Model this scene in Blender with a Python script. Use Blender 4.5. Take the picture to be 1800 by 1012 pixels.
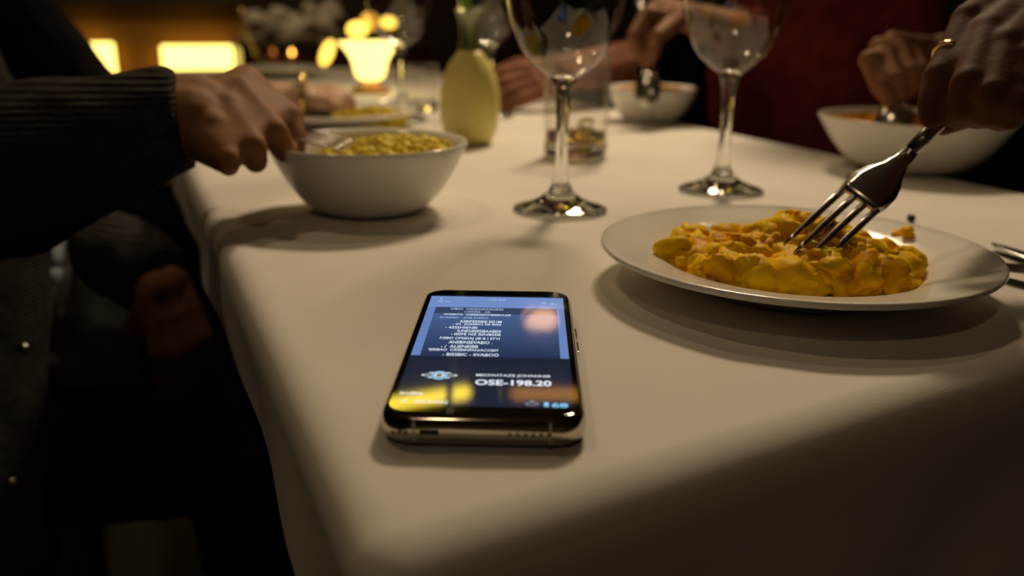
import bpy, bmesh, math, random
from mathutils import Vector, Matrix, noise

for o in list(bpy.data.objects):
    bpy.data.objects.remove(o)
SC = bpy.context.scene
COL = SC.collection
R = math.radians
random.seed(7)

# ------------------------------------------------------------------ camera
TZ = 0.75                       # height of the table top
FPX, PITCH, ROLL, CAMH = 1560.0, R(17.288), R(0.6713), 0.15077
_fw = Vector((0, math.cos(PITCH), -math.sin(PITCH)))
_u0 = Vector((0, math.sin(PITCH), math.cos(PITCH)))
_r0 = Vector((1, 0, 0))
_rt = _r0 * math.cos(ROLL) + _u0 * math.sin(ROLL)
_up = _u0 * math.cos(ROLL) - _r0 * math.sin(ROLL)
CP = Vector((0, 0, TZ + CAMH))
cd = bpy.data.cameras.new('camera')
cam = bpy.data.objects.new('camera', cd)
COL.objects.link(cam)
m = Matrix((_rt, _up, -_fw)).transposed().to_4x4()
m.translation = CP
cam.matrix_world = m
cd.sensor_width = 36.0
cd.lens = 36.0 * FPX / 1800.0
cd.clip_start = 0.01
cd.clip_end = 60
cd.dof.use_dof = True
cd.dof.focus_distance = 0.42
cd.dof.aperture_fstop = 5.2
SC.camera = cam

# ------------------------------------------------------------------ world, view
w = bpy.data.worlds.new('night_room')
SC.world = w
w.use_nodes = True
w.node_tree.nodes['Background'].inputs[0].default_value = (1.0, 0.62, 0.30, 1)
w.node_tree.nodes['Background'].inputs[1].default_value = 0.006
SC.view_settings.view_transform = 'Standard'
SC.view_settings.look = 'None'
SC.view_settings.gamma = 1.0
SC.view_settings.use_curve_mapping = False
SC.view_settings.exposure = 0.0
try:
    SC.cycles.use_denoising = True
    SC.cycles.max_bounces = 14
    SC.cycles.transparent_max_bounces = 24
    SC.cycles.transmission_bounces = 12
    SC.cycles.sample_clamp_indirect = 4.0
    SC.cycles.caustics_reflective = False
    SC.cycles.caustics_refractive = True
except Exception:
    pass

WARM = (1.0, 0.77, 0.49)
KEY_POS = Vector((0.42, 2.10, TZ + 1.48))
KEY_AIM = Vector((0.10, 0.90, TZ))
def area(name, loc, aim, sx, sy, power, color, spread=180):
    ld = bpy.data.lights.new(name, 'AREA')
    ld.shape = 'RECTANGLE'
    ld.size, ld.size_y = sx, sy
    ld.energy = power
    ld.color = color
    ld.spread = R(spread)
    o = bpy.data.objects.new(name, ld)
    COL.objects.link(o)
    o.location = loc
    o.rotation_euler = (Vector(aim) - Vector(loc)).to_track_quat('-Z', 'Y').to_euler()
    return o
key = area('key_lamp_light', KEY_POS, KEY_AIM, 0.30, 0.20, 5.9, WARM, 85)
FILL_SPOTS = [(-0.75, 1.0, -0.4, 0.8, 1.8), (1.15, 2.7, 0.6, 2.0, 1.8), (-1.0, 2.9, -0.5, 2.1, 1.8), (0.15, 1.75, 0.1, 1.3, 1.8), (-1.15, 4.0, -1.2, 4.75, 9.0), (-0.35, -0.95, 0.0, 0.95, 1.2)]  # added fill spots, unseen, to lift dark sides and the background
for _x, _y, _ax, _ay, _p in FILL_SPOTS:
    area('fill_spot_light', (_x, _y, TZ + 1.80), (_ax, _ay, TZ), 0.12, 0.12, _p, (1.0, 0.72, 0.42), 140)

# ------------------------------------------------------------------ coordinates
TH = R(23.34)
OO = Vector((-0.04637, 0.22389, 0))
UU = Vector((math.cos(TH), math.sin(TH), 0))
VV = Vector((-math.sin(TH), math.cos(TH), 0))
def W(u, v, z=0.0):
    "table frame: u across the table, v along it, z above its top"
    p = OO + UU * u + VV * v
    return Vector((p.x, p.y, TZ + z))
def ray(x, y):
    return _fw + _rt * ((x - 900) / FPX) - _up * ((y - 506) / FPX)
def on(x, y, z=0.0):
    d = ray(x, y)
    return CP + d * ((z - CAMH) / d.z)
def at(x, y, D):
    return CP + ray(x, y) * D
TABLE_ROT = Matrix.Rotation(TH, 4, 'Z')

# ------------------------------------------------------------------ materials
MATS = {}
def mat(name, color, rough=0.5, metal=0.0, spec=0.5, emit=None, estr=0.0, noise_scale=None,
        noise_amt=0.12, bump=None, sss=0.0, coat=0.0, color2=None, ior=None, detail=4.0):
    if name in MATS:
        return MATS[name]
    mt = bpy.data.materials.new(name)
    mt.use_nodes = True
    nt = mt.node_tree
    b = nt.nodes['Principled BSDF']
    b.inputs['Base Color'].default_value = (*color, 1)
    b.inputs['Roughness'].default_value = rough
    b.inputs['Metallic'].default_value = metal
    b.inputs['Specular IOR Level'].default_value = spec
    if ior: b.inputs['IOR'].default_value = ior
    if coat:
        b.inputs['Coat Weight'].default_value = coat
        b.inputs['Coat Roughness'].default_value = 0.05
    if sss:
        b.inputs['Subsurface Weight'].default_value = sss
        b.inputs['Subsurface Radius'].default_value = (0.008, 0.003, 0.0015)
        b.inputs['Subsurface Scale'].default_value = 0.6
    if emit:
        b.inputs['Emission Color'].default_value = (*emit, 1)
        b.inputs['Emission Strength'].default_value = estr
    tc = None
    if noise_scale:
        tc = nt.nodes.new('ShaderNodeTexCoord')
        n = nt.nodes.new('ShaderNodeTexNoise')
        n.inputs['Scale'].default_value = noise_scale
        n.inputs['Detail'].default_value = detail
        nt.links.new(tc.outputs['Object'], n.inputs['Vector'])
        rp = nt.nodes.new('ShaderNodeValToRGB')
        c2 = color2 or tuple(c * (1 - 2 * noise_amt) for c in color)
        rp.color_ramp.elements[0].color = (*c2, 1)
        rp.color_ramp.elements[0].position = 0.35
        rp.color_ramp.elements[1].color = (*color, 1)
        rp.color_ramp.elements[1].position = 0.62
        nt.links.new(n.outputs['Fac'], rp.inputs['Fac'])
        nt.links.new(rp.outputs['Color'], b.inputs['Base Color'])
    if bump:
        kind, scale, strength, dist = bump
        if tc is None: tc = nt.nodes.new('ShaderNodeTexCoord')
        if kind == 'noise':
            t = nt.nodes.new('ShaderNodeTexNoise')
            t.inputs['Scale'].default_value = scale
            t.inputs['Detail'].default_value = 6
            out = t.outputs['Fac']
        elif kind == 'wave':
            t = nt.nodes.new('ShaderNodeTexWave')
            t.bands_direction = 'Z'
            t.inputs['Scale'].default_value = scale
            t.inputs['Distortion'].default_value = 1.2
            t.inputs['Detail Scale'].default_value = 3.0
            out = t.outputs['Fac']
        nt.links.new(tc.outputs['Object'], t.inputs['Vector'])
        bp = nt.nodes.new('ShaderNodeBump')
        bp.inputs['Strength'].default_value = strength
        bp.inputs['Distance'].default_value = dist
        nt.links.new(out, bp.inputs['Height'])
        nt.links.new(bp.outputs['Normal'], b.inputs['Normal'])
    MATS[name] = mt
    return mt

def thin_glass(name, tint=(1, 1, 1), ior=0.065, rough=0.0):
    mt = bpy.data.materials.new(name)
    mt.use_nodes = True
    nt = mt.node_tree
    nt.nodes.clear()
    out = nt.nodes.new('ShaderNodeOutputMaterial')
    mix = nt.nodes.new('ShaderNodeMixShader')
    tr = nt.nodes.new('ShaderNodeBsdfTransparent')
    tr.inputs[0].default_value = (*tint, 1)
    gl = nt.nodes.new('ShaderNodeBsdfGlossy')
    gl.inputs['Roughness'].default_value = rough
    lw = nt.nodes.new('ShaderNodeLayerWeight')
    lw.inputs['Blend'].default_value = 0.5
    pw = nt.nodes.new('ShaderNodeMath'); pw.operation = 'POWER'; pw.inputs[1].default_value = 5.0
    fr = nt.nodes.new('ShaderNodeMath'); fr.operation = 'MULTIPLY_ADD'
    fr.inputs[1].default_value = 0.80; fr.inputs[2].default_value = ior
    nt.links.new(lw.outputs['Facing'], pw.inputs[0])
    nt.links.new(pw.outputs[0], fr.inputs[0])
    nt.links.new(fr.outputs[0], mix.inputs[0])
    nt.links.new(tr.outputs[0], mix.inputs[1])
    nt.links.new(gl.outputs[0], mix.inputs[2])
    nt.links.new(mix.outputs[0], out.inputs[0])
    MATS[name] = mt
    return mt

def solid_glass(name, tint=(1, 1, 1), rough=0.0, ior=1.5):
    mt = bpy.data.materials.new(name)
    mt.use_nodes = True
    nt = mt.node_tree
    nt.nodes.clear()
    out = nt.nodes.new('ShaderNodeOutputMaterial')
    g = nt.nodes.new('ShaderNodeBsdfGlass')
    g.inputs['Color'].default_value = (*tint, 1)
    g.inputs['Roughness'].default_value = rough
    g.inputs['IOR'].default_value = ior
    nt.links.new(g.outputs[0], out.inputs[0])
    MATS[name] = mt
    return mt

def food_mat(name, cols, rough=0.42, bump_scale=220):
    "yellow food: colour differs from lump to lump"
    mt = bpy.data.materials.new(name)
    mt.use_nodes = True
    nt = mt.node_tree
    b = nt.nodes['Principled BSDF']
    b.inputs['Specular IOR Level'].default_value = 0.03
    ge = nt.nodes.new('ShaderNodeNewGeometry')
    rp = nt.nodes.new('ShaderNodeValToRGB')
    el = rp.color_ramp.elements
    while len(el) < len(cols): el.new(0.5)
    for i, c in enumerate(cols):
        el[i].position = i / (len(cols) - 1)
        el[i].color = (*c, 1)
    tc = nt.nodes.new('ShaderNodeTexCoord')
    n = nt.nodes.new('ShaderNodeTexNoise')
    n.inputs['Scale'].default_value = 90
    n.inputs['Detail'].default_value = 5
    nt.links.new(tc.outputs['Object'], n.inputs['Vector'])
    mx = nt.nodes.new('ShaderNodeMath'); mx.operation = 'MULTIPLY_ADD'
    mx.inputs[1].default_value = 0.55
    nt.links.new(ge.outputs['Random Per Island'], mx.inputs[0])
    m2 = nt.nodes.new('ShaderNodeMath'); m2.operation = 'MULTIPLY_ADD'
    m2.inputs[1].default_value = 1.6; m2.inputs[2].default_value = -0.58
    nt.links.new(n.outputs['Fac'], m2.inputs[0])
    nt.links.new(m2.outputs[0], mx.inputs[2])
    nt.links.new(mx.outputs[0], rp.inputs['Fac'])
    nt.links.new(rp.outputs['Color'], b.inputs['Base Color'])
    b.inputs['Roughness'].default_value = rough
    b.inputs['Subsurface Weight'].default_value = 0.2
    b.inputs['Subsurface Radius'].default_value = (0.005, 0.003, 0.0008)
    b.inputs['Subsurface Scale'].default_value = 0.5
    n2 = nt.nodes.new('ShaderNodeTexNoise')
    n2.inputs['Scale'].default_value = bump_scale
    n2.inputs['Detail'].default_value = 6
    nt.links.new(tc.outputs['Object'], n2.inputs['Vector'])
    bp = nt.nodes.new('ShaderNodeBump')
    bp.inputs['Strength'].default_value = 0.35
    bp.inputs['Distance'].default_value = 0.0015
    nt.links.new(n2.outputs['Fac'], bp.inputs['Height'])
    nt.links.new(bp.outputs['Normal'], b.inputs['Normal'])
    MATS[name] = mt
    return mt

CLOTH = mat('linen', (0.80, 0.76, 0.70), 0.85, spec=0.15, bump=('noise', 900, 0.12, 0.001), noise_scale=6, noise_amt=0.02)
CHINA = mat('white_china', (0.88, 0.85, 0.78), 0.16, spec=0.5, noise_scale=25, noise_amt=0.012)
STEEL = mat('cutlery_steel', (0.62, 0.60, 0.58), 0.22, 1.0, noise_scale=60, noise_amt=0.05)
GLASS_THIN = thin_glass('thin_clear_glass', (0.985, 0.985, 0.975))
GLASS = solid_glass('solid_clear_glass', (0.98, 0.985, 0.97))
SKIN = mat('skin_warm', (0.29, 0.135, 0.065), 0.6, spec=0.12, sss=0.2, noise_scale=45, noise_amt=0.10, bump=('noise', 260, 0.25, 0.001))
SKIN_RED = mat('skin_ruddy', (0.38, 0.16, 0.095), 0.6, spec=0.15, sss=0.2, noise_scale=40, noise_amt=0.14, bump=('noise', 240, 0.3, 0.001))
SKIN_SHADED = mat('skin_shaded', (0.105, 0.042, 0.022), 0.65, spec=0.06, sss=0.15, noise_scale=40, noise_amt=0.12, bump=('noise', 240, 0.3, 0.001))  # skin darkened so its colour carries the shade on the fork hand
SKIN_PALE = mat('skin_pale', (0.60, 0.37, 0.24), 0.48, spec=0.4, sss=0.2, noise_scale=45, noise_amt=0.08, bump=('noise', 260, 0.2, 0.001))
KNIT = mat('dark_knit', (0.036, 0.032, 0.028), 0.95, spec=0.1, noise_scale=120, noise_amt=0.2, bump=('wave', 75, 0.45, 0.004))
BLACK_CLOTH = mat('black_cloth', (0.008, 0.007, 0.007), 0.95, spec=0.05, noise_scale=60, noise_amt=0.2, bump=('noise', 60, 0.4, 0.004))
NAVY = mat('navy_cloth', (0.008, 0.010, 0.018), 0.95, spec=0.05, noise_scale=60, noise_amt=0.2, bump=('noise', 60, 0.4, 0.004))
RED_CLOTH = mat('dark_red_wool', (0.14, 0.022, 0.022), 0.95, spec=0.05, noise_scale=40, noise_amt=0.15, bump=('noise', 70, 0.5, 0.004))
SHIRT = mat('grey_blue_shirt', (0.34, 0.39, 0.43), 0.9, spec=0.1, noise_scale=30, noise_amt=0.12, bump=('noise', 50, 0.4, 0.004))
JEANS = mat('dark_trousers', (0.012, 0.010, 0.010), 0.95, spec=0.05, noise_scale=50, noise_amt=0.15)
HAIR = mat('dark_brown_hair', (0.018, 0.009, 0.005), 0.6, noise_scale=80, noise_amt=0.2, bump=('noise', 150, 0.6, 0.003))
EYEW = mat('eye_white', (0.7, 0.68, 0.64), 0.2)
WOOD = mat('dark_stained_wood', (0.045, 0.020, 0.009), 0.45, noise_scale=9, noise_amt=0.2)
GOLD = mat('gold_metal', (0.75, 0.52, 0.20), 0.2, 1.0, noise_scale=60, noise_amt=0.03)
SILVER = mat('silver_metal', (0.70, 0.68, 0.65), 0.2, 1.0, noise_scale=60, noise_amt=0.03)

# ------------------------------------------------------------------ mesh builder
class MB:
    def __init__(s):
        s.v, s.f = [], []
    def ring(s, pts):
        i = len(s.v); s.v += [tuple(p) for p in pts]; return list(range(i, i + len(pts)))
    def bridge(s, a, b):
        n = len(a)
        for i in range(n):
            s.f.append((a[i], a[(i + 1) % n], b[(i + 1) % n], b[i]))
    def cap(s, a, flip=False):
        s.f.append(tuple(reversed(a)) if flip else tuple(a))
    def fan(s, a, p, flip=False):
        i = len(s.v); s.v.append(tuple(p)); n = len(a)
        for k in range(n):
            t = (a[k], a[(k + 1) % n], i)
            s.f.append(tuple(reversed(t)) if flip else t)
    def lathe(s, prof, seg=48, c=(0, 0, 0), wob=None):
        c = Vector(c); prev = None
        for r, z in prof:
            if r < 1e-6:
                if prev is None: tip = c + Vector((0, 0, z)); first = True; prev = ('tip', tip)
                else: s.fan(prev, c + Vector((0, 0, z)))
                continue
            pts = []
            for k in range(seg):
                a = 2 * math.pi * k / seg
                rr = r * (wob(a, z) if wob else 1)
                pts.append(c + Vector((rr * math.cos(a), rr * math.sin(a), z)))
            ring = s.ring(pts)
            if isinstance(prev, tuple): s.fan(ring, prev[1], True)
            elif prev is not None: s.bridge(prev, ring)
            prev = ring
        return s
    def frame(s, d):
        d = d.normalized()
        a = Vector((0, 0, 1)) if abs(d.z) < 0.9 else Vector((1, 0, 0))
        x = d.cross(a).normalized(); y = d.cross(x).normalized()
        return x, y
    def tube(s, pts, rad, seg=10):
        pts = [Vector(p) for p in pts]
        if not hasattr(rad, '__len__'): rad = [rad] * len(pts)
        prev = None
        x = None
        for i, p in enumerate(pts):
            d = (pts[min(i + 1, len(pts) - 1)] - pts[max(i - 1, 0)])
            d.normalize()
            if x is None: x, y = s.frame(d)
            else:
                x = (x - d * x.dot(d)).normalized(); y = d.cross(x).normalized()
            r = s.ring([p + (x * math.cos(2 * math.pi * k / seg) + y * math.sin(2 * math.pi * k / seg)) * rad[i] for k in range(seg)])
            if prev is None: s.cap(r, True)
            else: s.bridge(prev, r)
            prev = r
        s.cap(prev)
        return s
    def capsule(s, a, b, ra, rb=None, seg=12, h=4):
        a, b = Vector(a), Vector(b)
        if rb is None: rb = ra
        d = b - a
        if d.length < 1e-6: d = Vector((0, 0, 1e-5))
        dn = d.normalized(); x, y = s.frame(dn)
        rings = []
        for i in range(1, h + 1):
            t = math.pi / 2 * (i / h)
            rings.append((a - dn * ra * math.cos(t), ra * math.sin(t)))
        for i in range(0, h):
            t = math.pi / 2 * (i / h)
            rings.append((b + dn * rb * math.sin(t), rb * math.cos(t)))
        prev = None
        for p, r in rings:
            g = s.ring([p + (x * math.cos(2 * math.pi * k / seg) + y * math.sin(2 * math.pi * k / seg)) * r for k in range(seg)])
            if prev is None: s.fan(g, a - dn * ra, True)
            else: s.bridge(prev, g)
            prev = g
        s.fan(prev, b + dn * rb)
        return s
    def ball(s, c, r, seg=14, rot=None):
        c = Vector(c)
        if not hasattr(r, '__len__'): r = (r, r, r)
        prev = None
        n = seg // 2
        def P(t, a):
            q = Vector((r[0] * math.sin(t) * math.cos(a), r[1] * math.sin(t) * math.sin(a), r[2] * math.cos(t)))
            if rot is not None: q = rot @ q
            return c + q
        for i in range(1, n):
            t = math.pi * (1 - i / n)
            g = s.ring([P(t, 2 * math.pi * k / seg) for k in range(seg)])
            if prev is None: s.fan(g, P(math.pi, 0), True)
            else: s.bridge(prev, g)
            prev = g
        s.fan(prev, P(0, 0))
        return s
    def box(s, lo, hi, M=None):
        x0, y0, z0 = lo; x1, y1, z1 = hi
        ps = [(x0, y0, z0), (x1, y0, z0), (x1, y1, z0), (x0, y1, z0), (x0, y0, z1), (x1, y0, z1), (x1, y1, z1), (x0, y1, z1)]
        if M is not None: ps = [tuple(M @ Vector(p)) for p in ps]
        i = len(s.v); s.v += ps
        for q in ((0, 3, 2, 1), (4, 5, 6, 7), (0, 1, 5, 4), (1, 2, 6, 5), (2, 3, 7, 6), (3, 0, 4, 7)):
            s.f.append(tuple(i + k for k in q))
        return s
    def xf(s, M):
        s.v = [tuple(M @ Vector(p)) for p in s.v]
        return s
    def mesh(s, name='mesh'):
        me = bpy.data.meshes.new(name)
        me.from_pydata(s.v, [], s.f)
        me.update()
        return me

def smooth(me, on_=True):
    me.polygons.foreach_set('use_smooth', [on_] * len(me.polygons))
    me.update()

def link(name, me, mt, parent=None, sm=True, loc=None, bevel=None, subsurf=0):
    if isinstance(me, MB): me = me.mesh(name)
    smooth(me, sm)
    if mt is not None:
        me.materials.clear(); me.materials.append(mt)
    o = bpy.data.objects.new(name, me)
    COL.objects.link(o)
    if parent is not None: o.parent = parent
    if loc is not None: o.location = loc
    if bevel:
        b = o.modifiers.new('bevel', 'BEVEL'); b.width = bevel; b.segments = 3; b.limit_method = 'ANGLE'
    if subsurf:
        q = o.modifiers.new('subsurf', 'SUBSURF'); q.levels = subsurf; q.render_levels = subsurf
    return o

def empty(name, loc=(0, 0, 0), rz=0.0):
    o = bpy.data.objects.new(name, None)
    COL.objects.link(o)
    o.location = loc
    o.rotation_euler = (0, 0, rz)
    o.empty_display_size = 0.05
    return o

def tag(o, label=None, cat=None, group=None, kind=None):
    if label: o['label'] = label
    if cat: o['category'] = cat
    if group: o['group'] = group
    if kind: o['kind'] = kind
    return o

def part(name, mb, mt, parent, **k):
    "mesh given in world coordinates, parented to an unrotated empty"
    if isinstance(mb, MB): me = mb.mesh(name)
    else: me = mb
    me.transform(Matrix.Translation(-Vector(parent.location)))
    return link(name, me, mt, parent, **k)

def remesh(mb, voxel, iters=3, disp=None):
    "fuse overlapping closed pieces into one continuous surface"
    me = mb.mesh('tmp')
    bm = bmesh.new(); bm.from_mesh(me); bmesh.ops.recalc_face_normals(bm, faces=bm.faces); bm.to_mesh(me); bm.free()
    o = bpy.data.objects.new('tmp', me)
    COL.objects.link(o)
    r = o.modifiers.new('r', 'REMESH'); r.mode = 'VOXEL'; r.voxel_size = voxel
    if iters:
        q = o.modifiers.new('s', 'SMOOTH'); q.factor = 0.5; q.iterations = iters
    dg = bpy.context.evaluated_depsgraph_get()
    out = bpy.data.meshes.new_from_object(o.evaluated_get(dg))
    bpy.data.objects.remove(o); bpy.data.meshes.remove(me)
    if disp:
        ns = [v.normal.copy() for v in out.vertices]
        for v, n in zip(out.vertices, ns):
            v.co += n * disp(v.co)
        out.update()
    return out

def join(meshes, name):
    bm = bmesh.new()
    for me in meshes: bm.from_mesh(me)
    out = bpy.data.meshes.new(name)
    bm.to_mesh(out); bm.free()
    return out

# ------------------------------------------------------------------ the room (in the table's directions)
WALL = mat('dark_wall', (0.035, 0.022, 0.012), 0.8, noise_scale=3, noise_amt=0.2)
OCHRE = mat('ochre_wall', (0.27, 0.11, 0.004), 0.8, noise_scale=4, noise_amt=0.05)
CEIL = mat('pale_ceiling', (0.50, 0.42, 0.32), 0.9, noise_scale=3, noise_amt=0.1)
FLOORM = mat('dark_floor', (0.008, 0.005, 0.004), 0.5, noise_scale=6, noise_amt=0.3)
U0, U1, V0, V1, ZF, ZC = -2.6, 3.4, -2.6, 5.6, -TZ, 1.85
def slab(name, lo, hi, mt, kind='structure'):
    mb = MB()
    M = Matrix.Translation(Vector((OO.x, OO.y, TZ))) @ TABLE_ROT
    mb.box(lo, hi, M)
    o = link(name, mb, mt, sm=False)
    if kind: o['kind'] = kind
    return o
slab('floor', (U0, V0, ZF - 0.1), (U1, V1, ZF), FLOORM)
slab('ceiling', (U0, V0, ZC), (U1, V1, ZC + 0.1), CEIL)
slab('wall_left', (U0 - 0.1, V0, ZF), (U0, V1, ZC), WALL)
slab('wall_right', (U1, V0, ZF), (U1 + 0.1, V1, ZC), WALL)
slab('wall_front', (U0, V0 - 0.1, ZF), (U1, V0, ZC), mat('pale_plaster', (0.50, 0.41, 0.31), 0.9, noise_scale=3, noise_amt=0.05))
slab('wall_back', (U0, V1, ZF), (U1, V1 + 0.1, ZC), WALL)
def wallpt(px, py, v):
    "table-frame (u, z) where the line of sight meets the upright plane at v"
    d = ray(px, py)
    n = VV
    t = ((OO + VV * v) - CP).dot(n) / d.dot(n)
    p = CP + d * t
    q = p - OO
    return q.dot(UU), p.z - TZ
RT = Matrix.Translation(Vector((OO.x, OO.y, TZ))) @ TABLE_ROT

# bar front with glowing light boxes, far behind on the left
bu0, _ = wallpt(-150, 60, 5.3)
bu1, bz1 = wallpt(428, 9, 5.3)
mb = MB().box((bu0, 5.30, ZF), (bu1, 5.58, bz1), RT)
bar = empty('bar_counter', RT @ Vector(((bu0 + bu1) / 2, 5.4, ZF)))
tag(bar, 'ochre bar counter at the far left behind the two glowing light boxes', 'counter')
part('front_panel', mb, OCHRE, bar, sm=False)
mb = MB().box((bu0, 5.22, bz1), (bu1 + 0.05, 5.58, bz1 + 0.05), RT)
part('worktop', mb, WOOD, bar, sm=False, bevel=0.006)
GLOWBOX = mat('glowing_yellow_panel', (0.9, 0.7, 0.2), 0.5, emit=(1.0, 0.74, 0.16), estr=3.6, noise_scale=3.0, noise_amt=0.1)
for (a, b, c, d, lab) in ((118, 210, 75, 148, 'small glowing yellow light box, the left one on the ochre bar front'),
                          (280, 414, 80, 150, 'wide glowing yellow light box, the right one on the ochre bar front')):
    ua, za = wallpt(a, c, 5.28); ub, zb = wallpt(b, d, 5.28)
    e = empty('light_box', RT @ Vector(((ua + ub) / 2, 5.29, zb)))
    part('light_panel', MB().box((ua + 0.006, 5.235, zb + 0.006), (ub - 0.006, 5.285, za), RT), GLOWBOX, e, sm=False, bevel=0.012)
    part('back_plate', MB().box((ua, 5.285, zb), (ub, 5.30, za + 0.004), RT), OCHRE, e, sm=False)
    tag(e, lab, 'light box', 'light boxes on the bar front')

# pale panel high on the right wall
pu, pz0 = wallpt(1610, 42, 3.4)
pu2, _ = wallpt(1760, 42, 3.4)
OLIVE = mat('olive_panel', (0.16, 0.13, 0.06), 0.8, noise_scale=5, noise_amt=0.1)
slab('trim_1', (pu, 3.40, pz0), (pu2 + 0.4, 3.44, 1.2), OLIVE)
slab('wall_partition', (pu - 0.9, 3.44, ZF), (U1, 3.54, ZC), WALL)

# sideboard with crumpled linen, far behind
su0, sz = wallpt(440, 78, 4.9); su1, _ = wallpt(612, 78, 4.9)
REDWOOD = mat('dark_red_wood', (0.05, 0.012, 0.006), 0.35, noise_scale=8, noise_amt=0.25)
e = empty('sideboard', RT @ Vector(((su0 + su1) / 2, 5.0, ZF)))
part('carcass', MB().box((su0 - 0.05, 4.92, ZF + 0.1), (su1 + 0.5, 5.25, sz - 0.02), RT), REDWOOD, e, sm=False, bevel=0.004)
part('top_board', MB().box((su0 - 0.07, 4.89, sz - 0.02), (su1 + 0.52, 5.26, sz), RT), WOOD, e, sm=False, bevel=0.004)
for k in range(3):
    x0 = su0 - 0.03 + k * 0.36
    d = part('door', MB().box((x0, 4.905, ZF + 0.14), (x0 + 0.34, 4.92, sz - 0.05), RT), REDWOOD, e, sm=False, bevel=0.004)
    kb = MB().ball(RT @ Vector((x0 + 0.30, 4.895, sz - 0.35)), 0.014)
    me = kb.mesh('door_knob'); me.transform(Matrix.Translation(-Vector(e.location)))
    link('door_knob', me, GOLD, d)
for k in range(4):
    x0 = su0 + (0.0 if k % 2 == 0 else 1.0) * (su1 - su0 + 0.35); y0 = 4.95 if k < 2 else 5.2
    part('leg', MB().box((x0, y0, ZF), (x0 + 0.05, y0 + 0.04, ZF + 0.1), RT), WOOD, e, sm=False)
tag(e, 'dark red wooden sideboard under the heap of crumpled pale linen', 'sideboard')
LINEN2 = mat('pale_linen', (0.55, 0.50, 0.42), 0.9, noise_scale=6, noise_amt=0.25)
mb = MB()
rr = random.Random(3)
uw = su1 - su0
for k in range(26):
    a = rr.random(); h = rr.random()
    mb.ball(RT @ Vector((su0 + 0.03 + a * (uw - 0.02), 5.03 + 0.1 * rr.random(), sz + 0.03 + h * 0.17 * (1 - 0.4 * abs(a - 0.55)))),
            (0.05 + 0.04 * rr.random(), 0.06, 0.035 + 0.025 * rr.random()), rot=Matrix.Rotation(rr.uniform(-1, 1), 3, 'Y') @ Matrix.Rotation(rr.uniform(-1, 1), 3, 'X'))
me = remesh(mb, 0.012, 2, lambda c: 0.022 * (noise.noise(c * 14) + 0.6 * noise.noise(c * 30)))
lin = link('linen_heap', me, LINEN2)
tag(lin, 'heap of crumpled pale linen on the sideboard, left of the glowing tulip lamp', 'linen')
# brass bow left of it
mb = MB()
pts = [at(422 + 38 * (t / 8) ** 1.3, 10 + 100 * t / 8, 4.7) for t in range(9)]
mb.tube(pts, 0.012, 8)
e2 = empty('brass_stand', Vector((pts[-1].x, pts[-1].y, 0)))
part('bow', mb, GOLD, e2)
part('post', MB().tube([pts[-1], Vector((pts[-1].x, pts[-1].y, 0.03))], 0.012, 8), GOLD, e2)
part('foot', MB().lathe([(0, 0.001), (0.12, 0.001), (0.12, 0.02), (0.02, 0.035), (0, 0.036)], 24, (pts[-1].x, pts[-1].y, 0)), GOLD, e2)
tag(e2, 'curved brass stand between the ochre bar and the crumpled linen', 'stand')
# small tea lights on the sideboard front edge line
TEA = mat('tea_light_flame', (1, 0.6, 0.2), 0.5, emit=(1.0, 0.45, 0.06), estr=9.0)
TEAD = mat('tea_light_dim', (0.6, 0.2, 0.05), 0.5, emit=(1.0, 0.30, 0.06), estr=0.8)
CUP = mat('amber_cup', (0.25, 0.08, 0.02), 0.2)
for (px, py, mt, lab) in ((513, 93, TEA, 'bright orange tea light burning in front of the dark red sideboard'),
                          (480, 91, TEAD, 'dim orange tea light left of the bright one at the sideboard')):
    p = at(px, py, 4.45)
    e = empty('tea_light', (p.x, p.y, 0))
    part('flame', MB().lathe([(0, -0.012), (0.008, -0.006), (0.009, 0.0), (0.006, 0.012), (0, 0.02)], 12, p), mt, e)
    part('cup', MB().lathe([(0, -0.06), (0.025, -0.06), (0.03, -0.02), (0.027, -0.02), (0.022, -0.05), (0, -0.05)], 20, p), CUP, e)
    part('wick', MB().tube([p + Vector((0, 0, -0.05)), p + Vector((0, 0, -0.01))], 0.0015, 6), WOOD, e)
    part('stand', MB().tube([Vector((p.x, p.y, 0.0)), Vector((p.x, p.y, p.z - 0.06))], 0.012, 10), WOOD, e)
    tag(e, lab, 'tea light', 'tea lights by the sideboard')

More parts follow.
